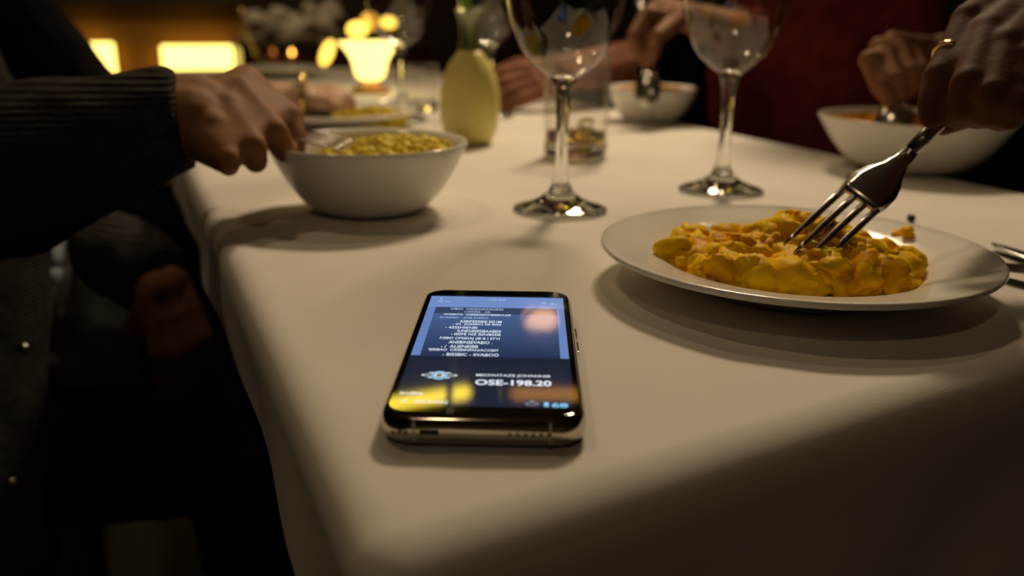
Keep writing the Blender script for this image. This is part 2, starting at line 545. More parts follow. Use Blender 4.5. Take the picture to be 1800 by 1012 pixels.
# added glowing globes behind, standing in for yellow reflections
GLOBE = mat('globe_glow', (1, 0.8, 0.4), 0.5, emit=(1.0, 0.60, 0.08), estr=3.2)
GLOBED = mat('globe_glow_amber', (1, 0.7, 0.3), 0.5, emit=(1.0, 0.50, 0.05), estr=1.0)
for (px, py, D, rx, rz, mt, lab) in ((628, 52, 4.0, 0.045, 0.034, GLOBE, 'round yellow globe added for a reflection above the tulip lamp'),
                                     (683, 40, 4.0, 0.036, 0.026, GLOBE, 'yellow globe added for a reflection in the far wine glass'),
                                     (575, 93, 4.0, 0.026, 0.060, GLOBE, 'slim tilted yellow globe added for a reflected glow left of the tulip lamp'),
                                     (650, 38, 4.1, 0.04, 0.04, GLOBED, 'dim amber globe added between the two yellow reflection globes')):
    p = at(px, py, D)
    e = empty('reflection_globe', (p.x, p.y, 0))
    rot = Matrix.Rotation(R(24) if rz > rx else 0, 3, 'Y')
    part('globe', MB().ball(p, (rx, rx, rz), 20, rot), mt, e)
    part('collar', MB().lathe([(0, -rz - 0.012), (0.014, -rz - 0.012), (0.014, -rz + 0.006), (0, -rz + 0.006)], 16, p), WOOD, e)
    part('stem', MB().tube([Vector((p.x, p.y, 0.03)), p - Vector((0, 0, rz))], 0.006, 8), WOOD, e)
    part('foot', MB().lathe([(0, 0.001), (0.035, 0.001), (0.035, 0.02), (0.01, 0.03), (0, 0.03)], 24, (p.x, p.y, 0)), WOOD, e)
    tag(e, lab, 'lamp', 'added reflection globes in the background')

# ceiling light that lights the table
HOUSE = mat('lamp_housing', (0.03, 0.03, 0.03), 0.5, 0.3)
e = empty('ceiling_light', (KEY_POS.x, KEY_POS.y, TZ + ZC))
q = (KEY_AIM - KEY_POS).to_track_quat('-Z', 'Y').to_matrix().to_4x4(); q.translation = KEY_POS
mb = MB().box((-0.17, -0.12, 0.012), (0.17, 0.12, 0.05)); mb.xf(q)
part('housing', mb, HOUSE, e, sm=False)
for (a, b) in (((-0.17, -0.12, -0.03), (0.17, -0.11, 0.012)), ((-0.17, 0.11, -0.03), (0.17, 0.12, 0.012)), ((-0.17, -0.11, -0.03), (-0.16, 0.11, 0.012)), ((0.16, -0.11, -0.03), (0.17, 0.11, 0.012))):
    part('rim', MB().box(a, b).xf(q), HOUSE, e, sm=False)
part('bracket', MB().tube([q @ Vector((0, 0, 0.05)), Vector((KEY_POS.x, KEY_POS.y, TZ + ZC))], 0.015, 10), HOUSE, e)
tag(e, 'rectangular ceiling lamp above the table, mirrored as white marks in the wine glasses', 'ceiling lamp')

for (_x, _y, _ax, _ay, _p), _lab in zip(FILL_SPOTS, ('over the diner in the dark knitted sweater', 'over the far right of the room', 'over the far left by the bar', 'over the middle of the table', 'over the sideboard with the pale linen', 'behind the near end of the table')):
    e = empty('fill_spot', (_x, _y, TZ + ZC))  # unseen fixture modelled around an added fill light
    link('housing', MB().lathe([(0.075, -0.055), (0.085, -0.055), (0.085, 0.0), (0, 0.0), (0, -0.03), (0.075, -0.03)], 32), HOUSE, e)
    link('trim_ring', MB().lathe([(0.078, -0.06), (0.095, -0.058), (0.095, -0.052), (0.078, -0.052)], 32), SILVER, e)
    tag(e, 'small round fill spot, added unseen ' + _lab, 'fill spot', 'added fill spots')

# unseen slim hanging lamps, added for the glows mirrored in the phone screen
PEND_Y = mat('pendant_yellow', (1, 0.8, 0.3), 0.5, emit=(1.0, 0.72, 0.05), estr=9.0)
PEND_A = mat('pendant_amber', (1, 0.6, 0.2), 0.5, emit=(1.0, 0.42, 0.04), estr=3.0)
PEND_P = mat('pendant_peach', (1, 0.7, 0.45), 0.5, emit=(1.0, 0.52, 0.25), estr=6.0)
for (a, b, r, mt, lab) in (((-0.44, 3.0, 1.262), (-0.17, 3.0, 1.212), 0.024, PEND_Y, 'slanted yellow tube added unseen under the ceiling to be mirrored low in the phone screen'),
                           ((0.02, 3.0, 1.215), (0.27, 3.0, 1.215), 0.022, PEND_A, 'amber tube added unseen under the ceiling to be mirrored at the right of the phone'),
                           ((0.08, 3.0, 0.925), (0.13, 3.0, 0.925), 0.036, PEND_P, 'peach round glow added unseen, hanging lowest, to be mirrored at the top of the phone screen')):
    a = Vector(a) + Vector((0, 0, TZ)); b = Vector(b) + Vector((0, 0, TZ)); c = (a + b) / 2
    e = empty('added_pendant', (c.x, c.y, TZ + ZC))
    part('tube', MB().capsule(a, b, r), mt, e)
    part('cord', MB().tube([c, Vector((c.x, c.y, TZ + ZC))], 0.003, 6), HOUSE, e)
    part('ceiling_cap', MB().lathe([(0, -0.03), (0.03, -0.025), (0.04, 0.0), (0, 0.0)], 20, (c.x, c.y, TZ + ZC)), HOUSE, e)
    tag(e, lab, 'pendant lamp', 'added pendants')

# ------------------------------------------------------------------ table and cloth
TW, TL = 0.70, 2.26
SKEW = math.tan(R(8.0))
def skew(u, v):
    return v - 0.016 * max(0.0, 1 - v / 0.7) + SKEW * u * max(0.0, 1 - v / 0.7) if v > -1 else v
e = empty('dining_table', W(TW / 2, TL / 2, -TZ))
M = Matrix.Translation(Vector((OO.x, OO.y, TZ))) @ TABLE_ROT
mb = MB().box((0.012, 0.10, -0.034), (TW - 0.012, TL - 0.012, -0.006), M)
part('table_top', mb, WOOD, e, sm=False)
for (u, v) in ((0.09, 0.25), (TW - 0.09, 0.25), (0.09, TL - 0.15), (TW - 0.09, TL - 0.15), (0.09, TL / 2), (TW - 0.09, TL / 2)):
    part('leg', MB().box((u - 0.03, v - 0.03, -TZ), (u + 0.03, v + 0.03, -0.034), M), WOOD, e, sm=False)
tag(e, 'long dark wooden dining table hidden under the white tablecloth', 'table')

def samples(lo, hi, h0, h1, mid):
    a = [lo - h0 + i * h0 / 16 for i in range(16)]
    a += [lo + i * 0.006 for i in range(6)]
    n = mid
    a += [lo + 0.036 + (hi - lo - 0.072) * i / n for i in range(n + 1)]
    a += [hi - 0.03 + i * 0.006 for i in range(6)]
    a += [hi + i * h1 / 12 for i in range(1, 13)]
    return a
BR = 0.016
def wrap(d):
    if d <= 0: return 0.0, 0.0
    q = BR * math.pi / 2
    if d < q: return BR * math.sin(d / BR), BR * (1 - math.cos(d / BR))
    return BR + 0.03 * (d - q), BR + (d - q) * 0.998
us = samples(BR, TW - BR, 0.068, 0.075, 46)
vs = samples(BR, TL - BR, 0.24, 0.2, 100)
verts = []
for v in vs:
    for u in us:
        du = max(BR - u, u - (TW - BR), 0.0); dv = max(BR - v, v - (TL - BR), 0.0)
        su = -1 if u < BR else 1; sv = -1 if v < BR else 1
        d = math.hypot(du, dv)
        o_, dn = wrap(d)
        cu = min(max(u, BR), TW - BR); cv = min(max(v, BR), TL - BR)
        wav = 0.0
        if dn > 0.02:
            k = min(1, (dn - 0.02) / 0.1)
            wav = k * (0.006 * math.sin((u * 0.8 + v) * 17 + 0.6) + 0.004 * math.sin((u - v) * 31))
        if d > 0:
            x = cu + su * (du / d) * (o_ + wav); y = cv + sv * (dv / d) * (o_ + wav)
        else:
            x, y = cu, cv
        z = -dn
        if d == 0:
            z += 0.0006 * noise.noise(Vector((u * 9, v * 9, 1))) + 0.0005 * noise.noise(Vector((u * 30, v * 30, 4)))
            # faint press fold across the cloth
            z += 0.0012 * math.exp(-(((v - 0.36) - 0.1 * (u - 0.2)) / 0.006) ** 2) * max(0, 1 - abs(u - 0.22) / 0.2)
        verts.append(tuple(W(x, skew(x, y), z)))
nu = len(us)
faces = [(j * nu + i, j * nu + i + 1, (j + 1) * nu + i + 1, (j + 1) * nu + i) for j in range(len(vs) - 1) for i in range(nu - 1)]
me = bpy.data.meshes.new('tablecloth'); me.from_pydata(verts, [], faces); me.update()
cl = link('tablecloth', me, CLOTH)
tag(cl, 'white linen tablecloth covering the long dining table', 'tablecloth')

# ------------------------------------------------------------------ mobile phone
PHX, PHY, PHZ = -0.008646, 0.364476, 0.0127
ph = empty('mobile_phone', (PHX, PHY, TZ + 0.0007), R(-1.108))
tag(ph, 'smartphone with steel rim lying lit on the tablecloth corner', 'phone')
BLKGLASS = mat('phone_glass', (0.003, 0.003, 0.004), 0.03, spec=0.6, noise_scale=30, noise_amt=0.02)
PHSTEEL = mat('phone_steel', (0.58, 0.53, 0.46), 0.10, 1.0, noise_scale=90, noise_amt=0.02)
PHBACK = mat('phone_back', (0.5, 0.48, 0.45), 0.15, noise_scale=50, noise_amt=0.02)
DARKH = mat('port_dark', (0.004, 0.004, 0.004), 0.6)
def rrect(w, l, r, z, n=8):
    pts = []
    for cx, cy, a0 in ((w / 2 - r, l / 2 - r, 0), (-w / 2 + r, l / 2 - r, 90), (-w / 2 + r, -l / 2 + r, 180), (w / 2 - r, -l / 2 + r, 270)):
        for k in range(n + 1):
            a = R(a0 + 90 * k / n)
            pts.append((cx + r * math.cos(a), cy + r * math.sin(a), z))
    return pts
PW, PL, PR = 0.0762, 0.1538, 0.0125
def rings(layers, capb=False, capt=False):
    mb = MB(); prev = None
    for ins, z in layers:
        r = mb.ring(rrect(PW - 2 * ins, PL - 2 * ins, max(PR - ins, 0.002), z))
        if prev is None:
            if capb: mb.cap(r, True)
        else: mb.bridge(prev, r)
        prev = r
    if capt: mb.cap(prev)
    return mb
lay = []
for k in range(13):
    a = math.pi * (k / 12) - math.pi / 2
    lay.append((0.0032 * (1 - math.cos(a)) ** 1.0, 0.0058 + 0.0058 * math.sin(a)))
lay[0] = (0.0036, 0.0)
link('frame', rings(lay + [(0.0034, 0.0116)]), PHSTEEL, ph)
link('back_panel', rings([(0.0036, 0.0), (0.0036, 0.0002)], True, True), PHBACK, ph, sm=False)
gl = link('front_glass', rings([(0.0033, 0.0108), (0.0022, 0.0116), (0.0024, 0.0119), (0.0030, 0.0120)], False, True), BLKGLASS, ph, sm=False)
# bottom edge: port, speaker holes, screws
fe = -PL / 2 - 0.00005
mb = MB()
link('charging_port', MB().box((-0.0225, fe, 0.0050), (-0.0155, fe + 0.001, 0.0070)), DARKH, ph, sm=False)
hole = MB().ball((0, 0, 0), (0.0007, 0.0005, 0.0007), 8).mesh('speaker_hole')
for k in range(6):
    link('speaker_hole', hole, DARKH, ph, loc=(0.010 + k * 0.0028, fe + 0.0001, 0.0058))
for k in range(3):
    link('speaker_hole', hole, DARKH, ph, loc=(-0.0275 - k * 0.0022, fe + 0.0001, 0.0058))
for sx in (-1, 1):
    link('antenna_line', MB().box((sx * 0.0245 - 0.0004, fe, 0.002), (sx * 0.0245 + 0.0004, fe + 0.003, 0.0100)), PHBACK, ph, sm=False)
for (y0, y1) in ((0.020, 0.032), (0.002, 0.014)):
    link('side_button', MB().box((PW / 2 - 0.0005, y0, 0.0045), (PW / 2 + 0.0006, y1, 0.0072)), PHSTEEL, ph, sm=False, bevel=0.0003)

def screen(name, rect, z, col, estr, base=(0.002, 0.002, 0.003)):
    a, b, c, d = [k / 1000 for k in rect]
    mt = mat(name + '_pixels', base, 0.04, spec=0.6, emit=col, estr=estr)
    mb = MB(); r = mb.ring([(a, c, z), (b, c, z), (b, d, z), (a, d, z)]); mb.cap(r)
    return mt, mb
ZS = 0.01206
disp = None
def pan(name, rect, z, col, estr):
    mt, mb = screen(name, rect, z, col, estr)
    o = link(name, mb, mt, disp if disp else ph, sm=False)
    return o
# whole lit display
mt, _ = screen('display_base', (0, 1, 0, 1), ZS, (0.012, 0.017, 0.035), 1.0)
mb = MB(); r = mb.ring(rrect(0.0668, 0.1325, 0.005, ZS)); mb.cap(r)
disp = link('display', mb, mt, ph, sm=False)
disp.location = (0, -0.0012, 0)
def off(o): o.location = (0, 0.0012, 0); return o
off(pan('status_bar', (-33.2, 33.2, 46, 63.2), ZS + 2e-5, (0.16, 0.26, 0.56), 1.0))
off(pan('side_bar', (-33.2, -29.3, -18, 46), ZS + 2e-5, (0.13, 0.22, 0.50), 1.0))
off(pan('side_bar', (29.6, 33.2, -19, 46), ZS + 2e-5, (0.13, 0.22, 0.50), 1.0))
off(pan('card_header', (-29.3, 29.6, 36.5, 46), ZS + 2e-5, (0.035, 0.055, 0.115), 1.0))
# card body: flat print whose blue fades towards its lower edge
mtc = bpy.data.materials.new('card_pixels'); mtc.use_nodes = True
nt = mtc.node_tree; b = nt.nodes['Principled BSDF']
b.inputs['Base Color'].default_value = (0.002, 0.002, 0.003, 1); b.inputs['Roughness'].default_value = 0.04
tc = nt.nodes.new('ShaderNodeTexCoord'); sp = nt.nodes.new('ShaderNodeSeparateXYZ'); mr = nt.nodes.new('ShaderNodeMapRange')
rp = nt.nodes.new('ShaderNodeValToRGB')
mr.inputs['From Min'].default_value = -0.019; mr.inputs['From Max'].default_value = 0.0365
rp.color_ramp.elements[0].color = (0.016, 0.030, 0.080, 1); rp.color_ramp.elements[1].color = (0.065, 0.115, 0.26, 1)
nt.links.new(tc.outputs['Object'], sp.inputs[0]); nt.links.new(sp.outputs['Y'], mr.inputs['Value'])
nt.links.new(mr.outputs[0], rp.inputs[0]); nt.links.new(rp.outputs[0], b.inputs['Emission Color']); b.inputs['Emission Strength'].default_value = 1.0
mb = MB(); r = mb.ring([(-0.0293, -0.019, ZS + 2e-5), (0.0296, -0.019, ZS + 2e-5), (0.0296, 0.0365, ZS + 2e-5), (-0.0293, 0.0365, ZS + 2e-5)]); mb.cap(r)
off(link('card', mb, mtc, disp, sm=False))
off(pan('payment_panel', (-31, 31, -54, -28.3), ZS + 2e-5, (0.014, 0.019, 0.036), 1.0))

WHITEP = mat('white_pixels', (0.01, 0.01, 0.01), 0.1, emit=(0.80, 0.90, 1.0), estr=1.0)
PALEP = mat('pale_pixels', (0.01, 0.01, 0.01), 0.1, emit=(0.42, 0.55, 0.80), estr=0.9)
CYANP = mat('cyan_pixels', (0.01, 0.01, 0.01), 0.1, emit=(0.20, 0.60, 0.95), estr=1.0)
GREYP = mat('grey_pixels', (0.01, 0.01, 0.01), 0.1, emit=(0.16, 0.20, 0.26), estr=1.0)
def text(s, x0, x1, y, h, mt, name='text_line', bold=0.0):
    cu = bpy.data.curves.new('t', 'FONT'); cu.body = s; cu.size = 0.01; cu.resolution_u = 3; cu.offset = bold
    o = bpy.data.objects.new('t', cu); COL.objects.link(o)
    dg = bpy.context.evaluated_depsgraph_get()
    me = bpy.data.meshes.new_from_object(o.evaluated_get(dg))
    bpy.data.objects.remove(o)
    xs = [v.co.x for v in me.vertices]; ys = [v.co.y for v in me.vertices]
    ax, bx, ay, by = min(xs), max(xs), min(ys), max(ys)
    for v in me.vertices:
        v.co.x = (x0 + (x1 - x0) * (v.co.x - ax) / (bx - ax)) / 1000
        v.co.y = (y - h / 2 + h * (v.co.y - ay) / (by - ay)) / 1000
        v.co.z = ZS + 5e-5
    return off(link(name, me, mt, disp, sm=False))
text('08:55', -4, 4.5, 58.6, 2.6, PALEP, 'clock_text')
text('1', -28.5, -27.6, 59.5, 2.4, PALEP)
text('<', -29, -26.6, 55, 3.2, PALEP)
text('--', -25.6, -22.8, 54.2, 0.8, PALEP)
text('-4', 20.5, 24.5, 54.6, 2.6, PALEP)
text('9v', 26.6, 30.4, 53.6, 3.0, PALEP)
L = [('VIBIH  NESSSSRSSIISESS', -22, 3.8, 43.4, 2.9, PALEP), ('LFSISIRE - GB', -14.7, -2.4, 39.2, 2.7, PALEP),
     ('WISIRITK  GIBBBZJSWIBBBIVUSE', -24.4, 7.6, 34.9, 3.1, WHITEP), ('- RUSISIBD  - JFSB-INBIDE', -27.2, -3.0, 30.2, 3.0, PALEP),
     ('ASBIPEEEBIE EIS1M', -16.1, 3.5, 25.4, 3.2, WHITEP), ('- IN  JSIBBECI EB BIES', -19, 3.5, 21.3, 3.0, WHITEP),
     ('- 4ZSSHIIENBI', -21.8, -7.4, 17.0, 3.0, WHITEP), ('IUNEGEEESIBAABEIS', -16, 3.6, 12.5, 3.2, WHITEP),
     ('- ISISFE NIZ BSNIBSSIB', -18.5, 3.7, 8.3, 3.0, WHITEP), ('F/EBO CPSIEIAJ (IB B I STYI', -23, 3.4, 2.7, 3.6, WHITEP),
     ('ANSBINSEVABIO .', -18.7, 0.3, -1.9, 3.4, WHITEP), ('- /  ALIENEIBB', -21.5, -5.5, -7.0, 3.2, WHITEP),
     ('*JIBIBAO  CIESBIINPAN/ACOBIT', -26.7, 3.5, -11.4, 3.6, WHITEP), ('- BISSBIC - IIVABOO', -20, 3.7, -16.4, 3.2, WHITEP)]
for s_, a, b_, y, h, mt in L: text(s_, a, b_, y, h, mt, bold=0.00008)
text('MEOWITAZE JOHANNIB', -4.4, 25, -38.4, 3.0, WHITEP, 'payee_text', 0.0001)
text('OSE-198.20', -4.4, 25.3, -45.2, 5.4, WHITEP, 'amount_text', 0.00025)
text('Inrodiktiv', -32, -23.4, -56.8, 3.0, WHITEP, bold=0.00005)
text('/', -31, -28, -63.8, 2.6, WHITEP)
text('-EIISUINAIIQ', -26.1, -13.3, -64.3, 2.6, WHITEP, bold=0.0001)
text('1', 22.2, 23.9, -64.6, 3.8, CYANP, 'counter_text', 0.0003)
text('68', 25.0, 31.0, -65.0, 3.8, CYANP, 'counter_text', 0.0003)
# oval emblem: lens outline with a ring inside
def flatring(cx, cy, rx, ry, t, mt, name, n=32):
    mb = MB()
    a = mb.ring([((cx + rx * math.cos(2 * math.pi * k / n)) / 1000, (cy + ry * math.sin(2 * math.pi * k / n)) / 1000, ZS + 5e-5) for k in range(n)])
    b = mb.ring([((cx + (rx - t) * math.cos(2 * math.pi * k / n)) / 1000, (cy + (ry - t) * math.sin(2 * math.pi * k / n)) / 1000, ZS + 5e-5) for k in range(n)])
    mb.bridge(a, b)
    return off(link(name, mb, mt, disp, sm=False))
flatring(-19, -39, 7.0, 2.6, 2.2, GREYP, 'emblem_lens')
flatring(-19, -39, 3.2, 4.2, 1.0, CYANP, 'emblem_ring')
flatring(-19, -39, 2.0, 2.6, 0.8, WHITEP, 'emblem_ring')
for sx in (-1, 1):
    off(link('emblem_dot', MB().lathe([(0, 0), (0.0006, 0), (0, 0.00001)], 10, ((-19 + sx * 6.6) / 1000, -0.039, ZS + 6e-5)), WHITEP, disp, sm=False))
    for dy in (-2.6, 2.6):
        off(pan('emblem_bar', (-19 + sx * 3.4 - 0.9, -19 + sx * 3.4 + 0.9, -39 + dy - 0.35, -39 + dy + 0.35), ZS + 6e-5, (0.6, 0.85, 1.0), 1.0))
flatring(17.8, -64.2, 2.6, 1.7, 0.8, GREYP, 'icon_outline')
flatring(17.8, -61.8, 0.9, 1.0, 0.9, GREYP, 'icon_head', 12)

# ------------------------------------------------------------------ crockery
def dish(name, prof, pos, label, cat, group=None, seg=72, z0=0.0012):
    e = empty(name, (pos.x, pos.y, TZ + z0))
    link('body', MB().lathe(prof, seg), CHINA, e)
    tag(e, label, cat, group)
    return e
PLATE_C = Vector((0.16270, 0.49926, 0))
PLATE_PROF = [(0, 0.0035), (0.052, 0.0035), (0.056, 0.0), (0.060, 0.0), (0.064, 0.0045), (0.078, 0.0085), (0.095, 0.0135), (0.110, 0.0172),
              (0.1155, 0.0186), (0.1172, 0.0202), (0.1168, 0.0218), (0.1150, 0.0222), (0.108, 0.0206), (0.095, 0.0180), (0.082, 0.0152),
              (0.0785, 0.0135), (0.073, 0.0090), (0.067, 0.0068), (0.055, 0.0062), (0, 0.0060)]
PLATE_PROF = [(r * 0.9484, z * 1.03) for r, z in PLATE_PROF]
dish('dinner_plate', PLATE_PROF, PLATE_C, 'wide white rimmed dinner plate with yellow chunky food, beside the phone', 'plate')

def bowl_prof(r, h, foot):
    out = [(0, 0.002), (foot - 0.006, 0.002), (foot - 0.004, 0.0), (foot, 0.0)]
    for k in range(1, 13):
        t = k / 12
        out.append((foot + (r - foot) * (t ** 0.62), 0.002 + (h - 0.002) * t ** 1.05))
    out.append((r - 0.0008, h + 0.0016)); out.append((r - 0.0032, h + 0.0012))
    for k in range(11, -1, -1):
        t = k / 12
        out.append((max(foot + (r - foot) * (t ** 0.62) - 0.005, 0.001), 0.0075 + (h - 0.0075) * t ** 1.05))
    out.append((0, 0.0068))
    return out
BL = Vector((-0.1131, 0.6911, 0))
def bowl(center, r, h, foot, label):
    return dish('pasta_bowl', bowl_prof(r, h, foot), center, label, 'bowl', 'white pasta bowls on the table')
BL_R, BL_H = 0.0772, 0.0517
bowl(BL, BL_R, BL_H, 0.041, 'white bowl of yellow grains under the hand with the dark knitted sleeve')
BR3 = on(1143, 212); BR3_R, BR3_H = 0.0650, 0.046
bowl(BR3, BR3_R, BR3_H, 0.037, 'white bowl in front of the diner in the dark red sweater')
BR2 = on(1597, 296); BR2_R, BR2_H = 0.0950, 0.051
bowl(BR2, BR2_R, BR2_H, 0.049, 'white bowl with orange food scraps behind the fork, right side of table')
L2P = on(588, 222)
dish('side_plate', [(r * 1.02, z) for r, z in PLATE_PROF], L2P, 'white plate under the wrist with the bracelet, behind the left bowl', 'plate')
FARP = on(600, 148)
dish('serving_plate', [(r * 0.9, z) for r, z in PLATE_PROF], W(0.30, 1.92), 'white plate on the far end of the table, behind the tulip lamp', 'plate')

# ------------------------------------------------------------------ food
FOOD = food_mat('yellow_egg_food', [(0.74, 0.30, 0.004), (0.88, 0.46, 0.006), (0.94, 0.56, 0.008), (0.96, 0.66, 0.015)])
GRAIN = food_mat('pale_yellow_grains', [(0.62, 0.45, 0.03), (0.84, 0.67, 0.08), (0.92, 0.80, 0.20)], bump_scale=300)
ORANGE = food_mat('orange_food', [(0.55, 0.18, 0.008), (0.72, 0.34, 0.01), (0.8, 0.5, 0.04)])
def ico(sub):
    bm = bmesh.new(); bmesh.ops.create_icosphere(bm, subdivisions=sub, radius=1)
    v = [x.co.copy() for x in bm.verts]; f = [tuple(y.index for y in x.verts) for x in bm.faces]
    bm.free(); return v, f
ICO2, ICO3 = ico(2), ico(3)
def lump(mb, c, s, rg, shape=ICO3, amp=0.42, fr=1.1):
    M3 = Matrix.Rotation(rg.uniform(0, 6.28), 3, 'Z') @ Matrix.Rotation(rg.uniform(-0.9, 0.9), 3, 'X') @ Matrix.Rotation(rg.uniform(-0.6, 0.6), 3, 'Y')
    sh = Vector((rg.uniform(0.85, 1.35), rg.uniform(0.75, 1.0), rg.uniform(0.65, 0.95)))
    of = Vector((rg.random() * 50, rg.random() * 50, rg.random() * 50))
    i = len(mb.v)
    for v in shape[0]:
        k = 1 + amp * noise.noise(v * fr + of) + 0.36 * noise.noise(v * 2.7 + of) + 0.12 * noise.noise(v * 7 + of)
        p = M3 @ Vector((v.x * sh.x, v.y * sh.y, v.z * sh.z)) * (s * k)
        mb.v.append(tuple(Vector(c) + p))
    mb.f += [tuple(i + q for q in f) for f in shape[1]]
PZ = TZ + 0.0085
rg = random.Random(11)
mb = MB()
def mound(px, py):
    # height over the plate well, in metres; food axes follow the picture's left-right
    a, b = px / 0.069, py / 0.043
    r2 = a * a + b * b
    if r2 > 1: return 0.0
    h = 0.030 * (1 - r2) ** 0.55
    h *= 0.85 + 0.5 * noise.noise(Vector((px * 30, py * 30, 3)))
    h *= 0.72 + 0.28 * math.exp(-((px - 0.02) / 0.05) ** 2)
    return h
FC = PLATE_C + Vector((-0.004, -0.004, 0))
cnt = 0
while cnt < 150:
    x, y = rg.uniform(-0.076, 0.076), rg.uniform(-0.043, 0.043)
    h = mound(x, y)
    if h <= 0.001: continue
    s = rg.choice([0.007, 0.009, 0.0115, 0.014]) * rg.uniform(0.85, 1.15)
    z = max(h - s * 0.6, s * 0.35)
    lump(mb, (FC.x + x, FC.y + y, PZ + z), s, rg)
    cnt += 1
cnt = 0
while cnt < 120:
    x, y = rg.uniform(-0.076, 0.076), rg.uniform(-0.043, 0.043)
    h = mound(x, y)
    if h <= 0.001: continue
    s = rg.uniform(0.002, 0.0045)
    lump(mb, (FC.x + x, FC.y + y, PZ + h + rg.uniform(-0.003, 0.003)), s, rg, ICO2)
    cnt += 1
for k in range(64):
    a = 2 * math.pi * k / 64 + rg.uniform(-0.05, 0.05)
    q = rg.uniform(0.86, 1.03)
    s = rg.uniform(0.005, 0.0105)
    lump(mb, (FC.x + 0.066 * q * math.cos(a), FC.y + 0.041 * q * math.sin(a), PZ + rg.uniform(0.2, 1.2) * s), s, rg)
# filling core so that no gap shows
core = MB().ball((FC.x, FC.y, PZ), (0.050, 0.028, 0.016), 24)
base = len(mb.v); mb.v += core.v; mb.f += [tuple(base + q for q in f) for f in core.f]
mb.v = [(x, y, max(z, TZ + 0.0076)) for x, y, z in mb.v]
fo = link('egg_dumplings', mb, FOOD)
tag(fo, 'mound of chunky yellow egg dumplings on the rimmed dinner plate', 'food', kind='stuff')
def piece(name, spots, mt, label, group='loose food pieces on the dinner plate'):
    m_ = MB(); q = random.Random(hash(label) % 1000 if False else len(label))
    for c, s in spots: lump(m_, c, s, q)
    m_.v = [(x, y, max(z, TZ + 0.0076)) for x, y, z in m_.v]
    o = link(name, m_, mt); tag(o, label, 'food', group); return o
def plate_pt(px, py, z=0.012): return on(px, py, z)
piece('food_piece', [(plate_pt(1590, 495, 0.013), 0.006), (plate_pt(1565, 502, 0.012), 0.006), (plate_pt(1530, 508, 0.011), 0.0055), (plate_pt(1608, 498, 0.012), 0.004)], FOOD,
      'flat orange strip of food on the near right of the plate, apart from mound')
piece('food_piece', [(plate_pt(1588, 416, 0.018), 0.0070), (plate_pt(1596, 408, 0.023), 0.0045)], FOOD, 'single upright yellow food chunk on the far right of the plate')
piece('food_piece', [(plate_pt(1210, 420, 0.018), 0.011), (plate_pt(1190, 437, 0.012), 0.006), (plate_pt(1225, 448, 0.014), 0.010)], FOOD, 'big yellow food chunk at the left end of the mound')
DARKCR = mat('dark_crumb', (0.015, 0.012, 0.010), 0.5, noise_scale=100, noise_amt=0.2)
cr = MB(); lump(cr, on(1602, 384, 0.0035), 0.0034, random.Random(5), ICO2)
tag(link('crumb', cr, DARKCR), 'small black crumb on the cloth behind the dinner plate', 'crumb')
BROWNCR = mat('brown_crumb', (0.20, 0.12, 0.05), 0.6, noise_scale=100, noise_amt=0.2)
cr = MB(); lump(cr, on(1498, 314, 0.005), 0.0052, random.Random(9), ICO2)
tag(link('crust', cr, BROWNCR), 'small brown crust on the cloth beside the right bowl', 'crumb')

def fill(name, c, r, ztop, n, smin, smax, mt, label, seed, ann=0.0, cat='food', lean=(0, 0)):
    q = random.Random(seed); m_ = MB()
    for k in range(n):
        a = q.uniform(0, 2 * math.pi); rr_ = r * math.sqrt(q.uniform(ann * ann, 1))
        x, y = rr_ * math.cos(a), rr_ * math.sin(a)
        s = q.uniform(smin, smax)
        z = ztop + 0.010 * (1 - (rr_ / r) ** 2) + lean[0] * x + lean[1] * y + q.uniform(-0.003, 0.003)
        lump(m_, (c.x + x, c.y + y, TZ + z), s, q, ICO2)
    if ann == 0:
        b_ = MB().ball((c.x, c.y, TZ + ztop - 0.008), (r * 0.96, r * 0.96, 0.012), 24)
        i = len(m_.v); m_.v += b_.v; m_.f += [tuple(i + t for t in f) for f in b_.f]
    o = link(name, m_, mt); tag(o, label, cat, kind='stuff'); return o
fill('cooked_grains', BL + Vector((0.008, 0.004, 0)), 0.056, 0.040, 520, 0.0025, 0.005, GRAIN, 'pale yellow cooked grains filling the left bowl', 21, lean=(0.10, 0.05))
fill('food_scraps', BR2, 0.080, 0.041, 120, 0.003, 0.008, ORANGE, 'orange food scraps inside the right bowl', 22, 0.4)
fill('food_scraps', BR3, 0.052, 0.038, 90, 0.003, 0.006, ORANGE, 'orange and yellow food scraps inside the bowl by the red sweater', 23, 0.3)
fill('food_scraps', L2P + Vector((0.05, 0.0, 0)), 0.05, 0.012, 90, 0.003, 0.006, GRAIN, 'yellow food on the plate under the bracelet wrist', 24)

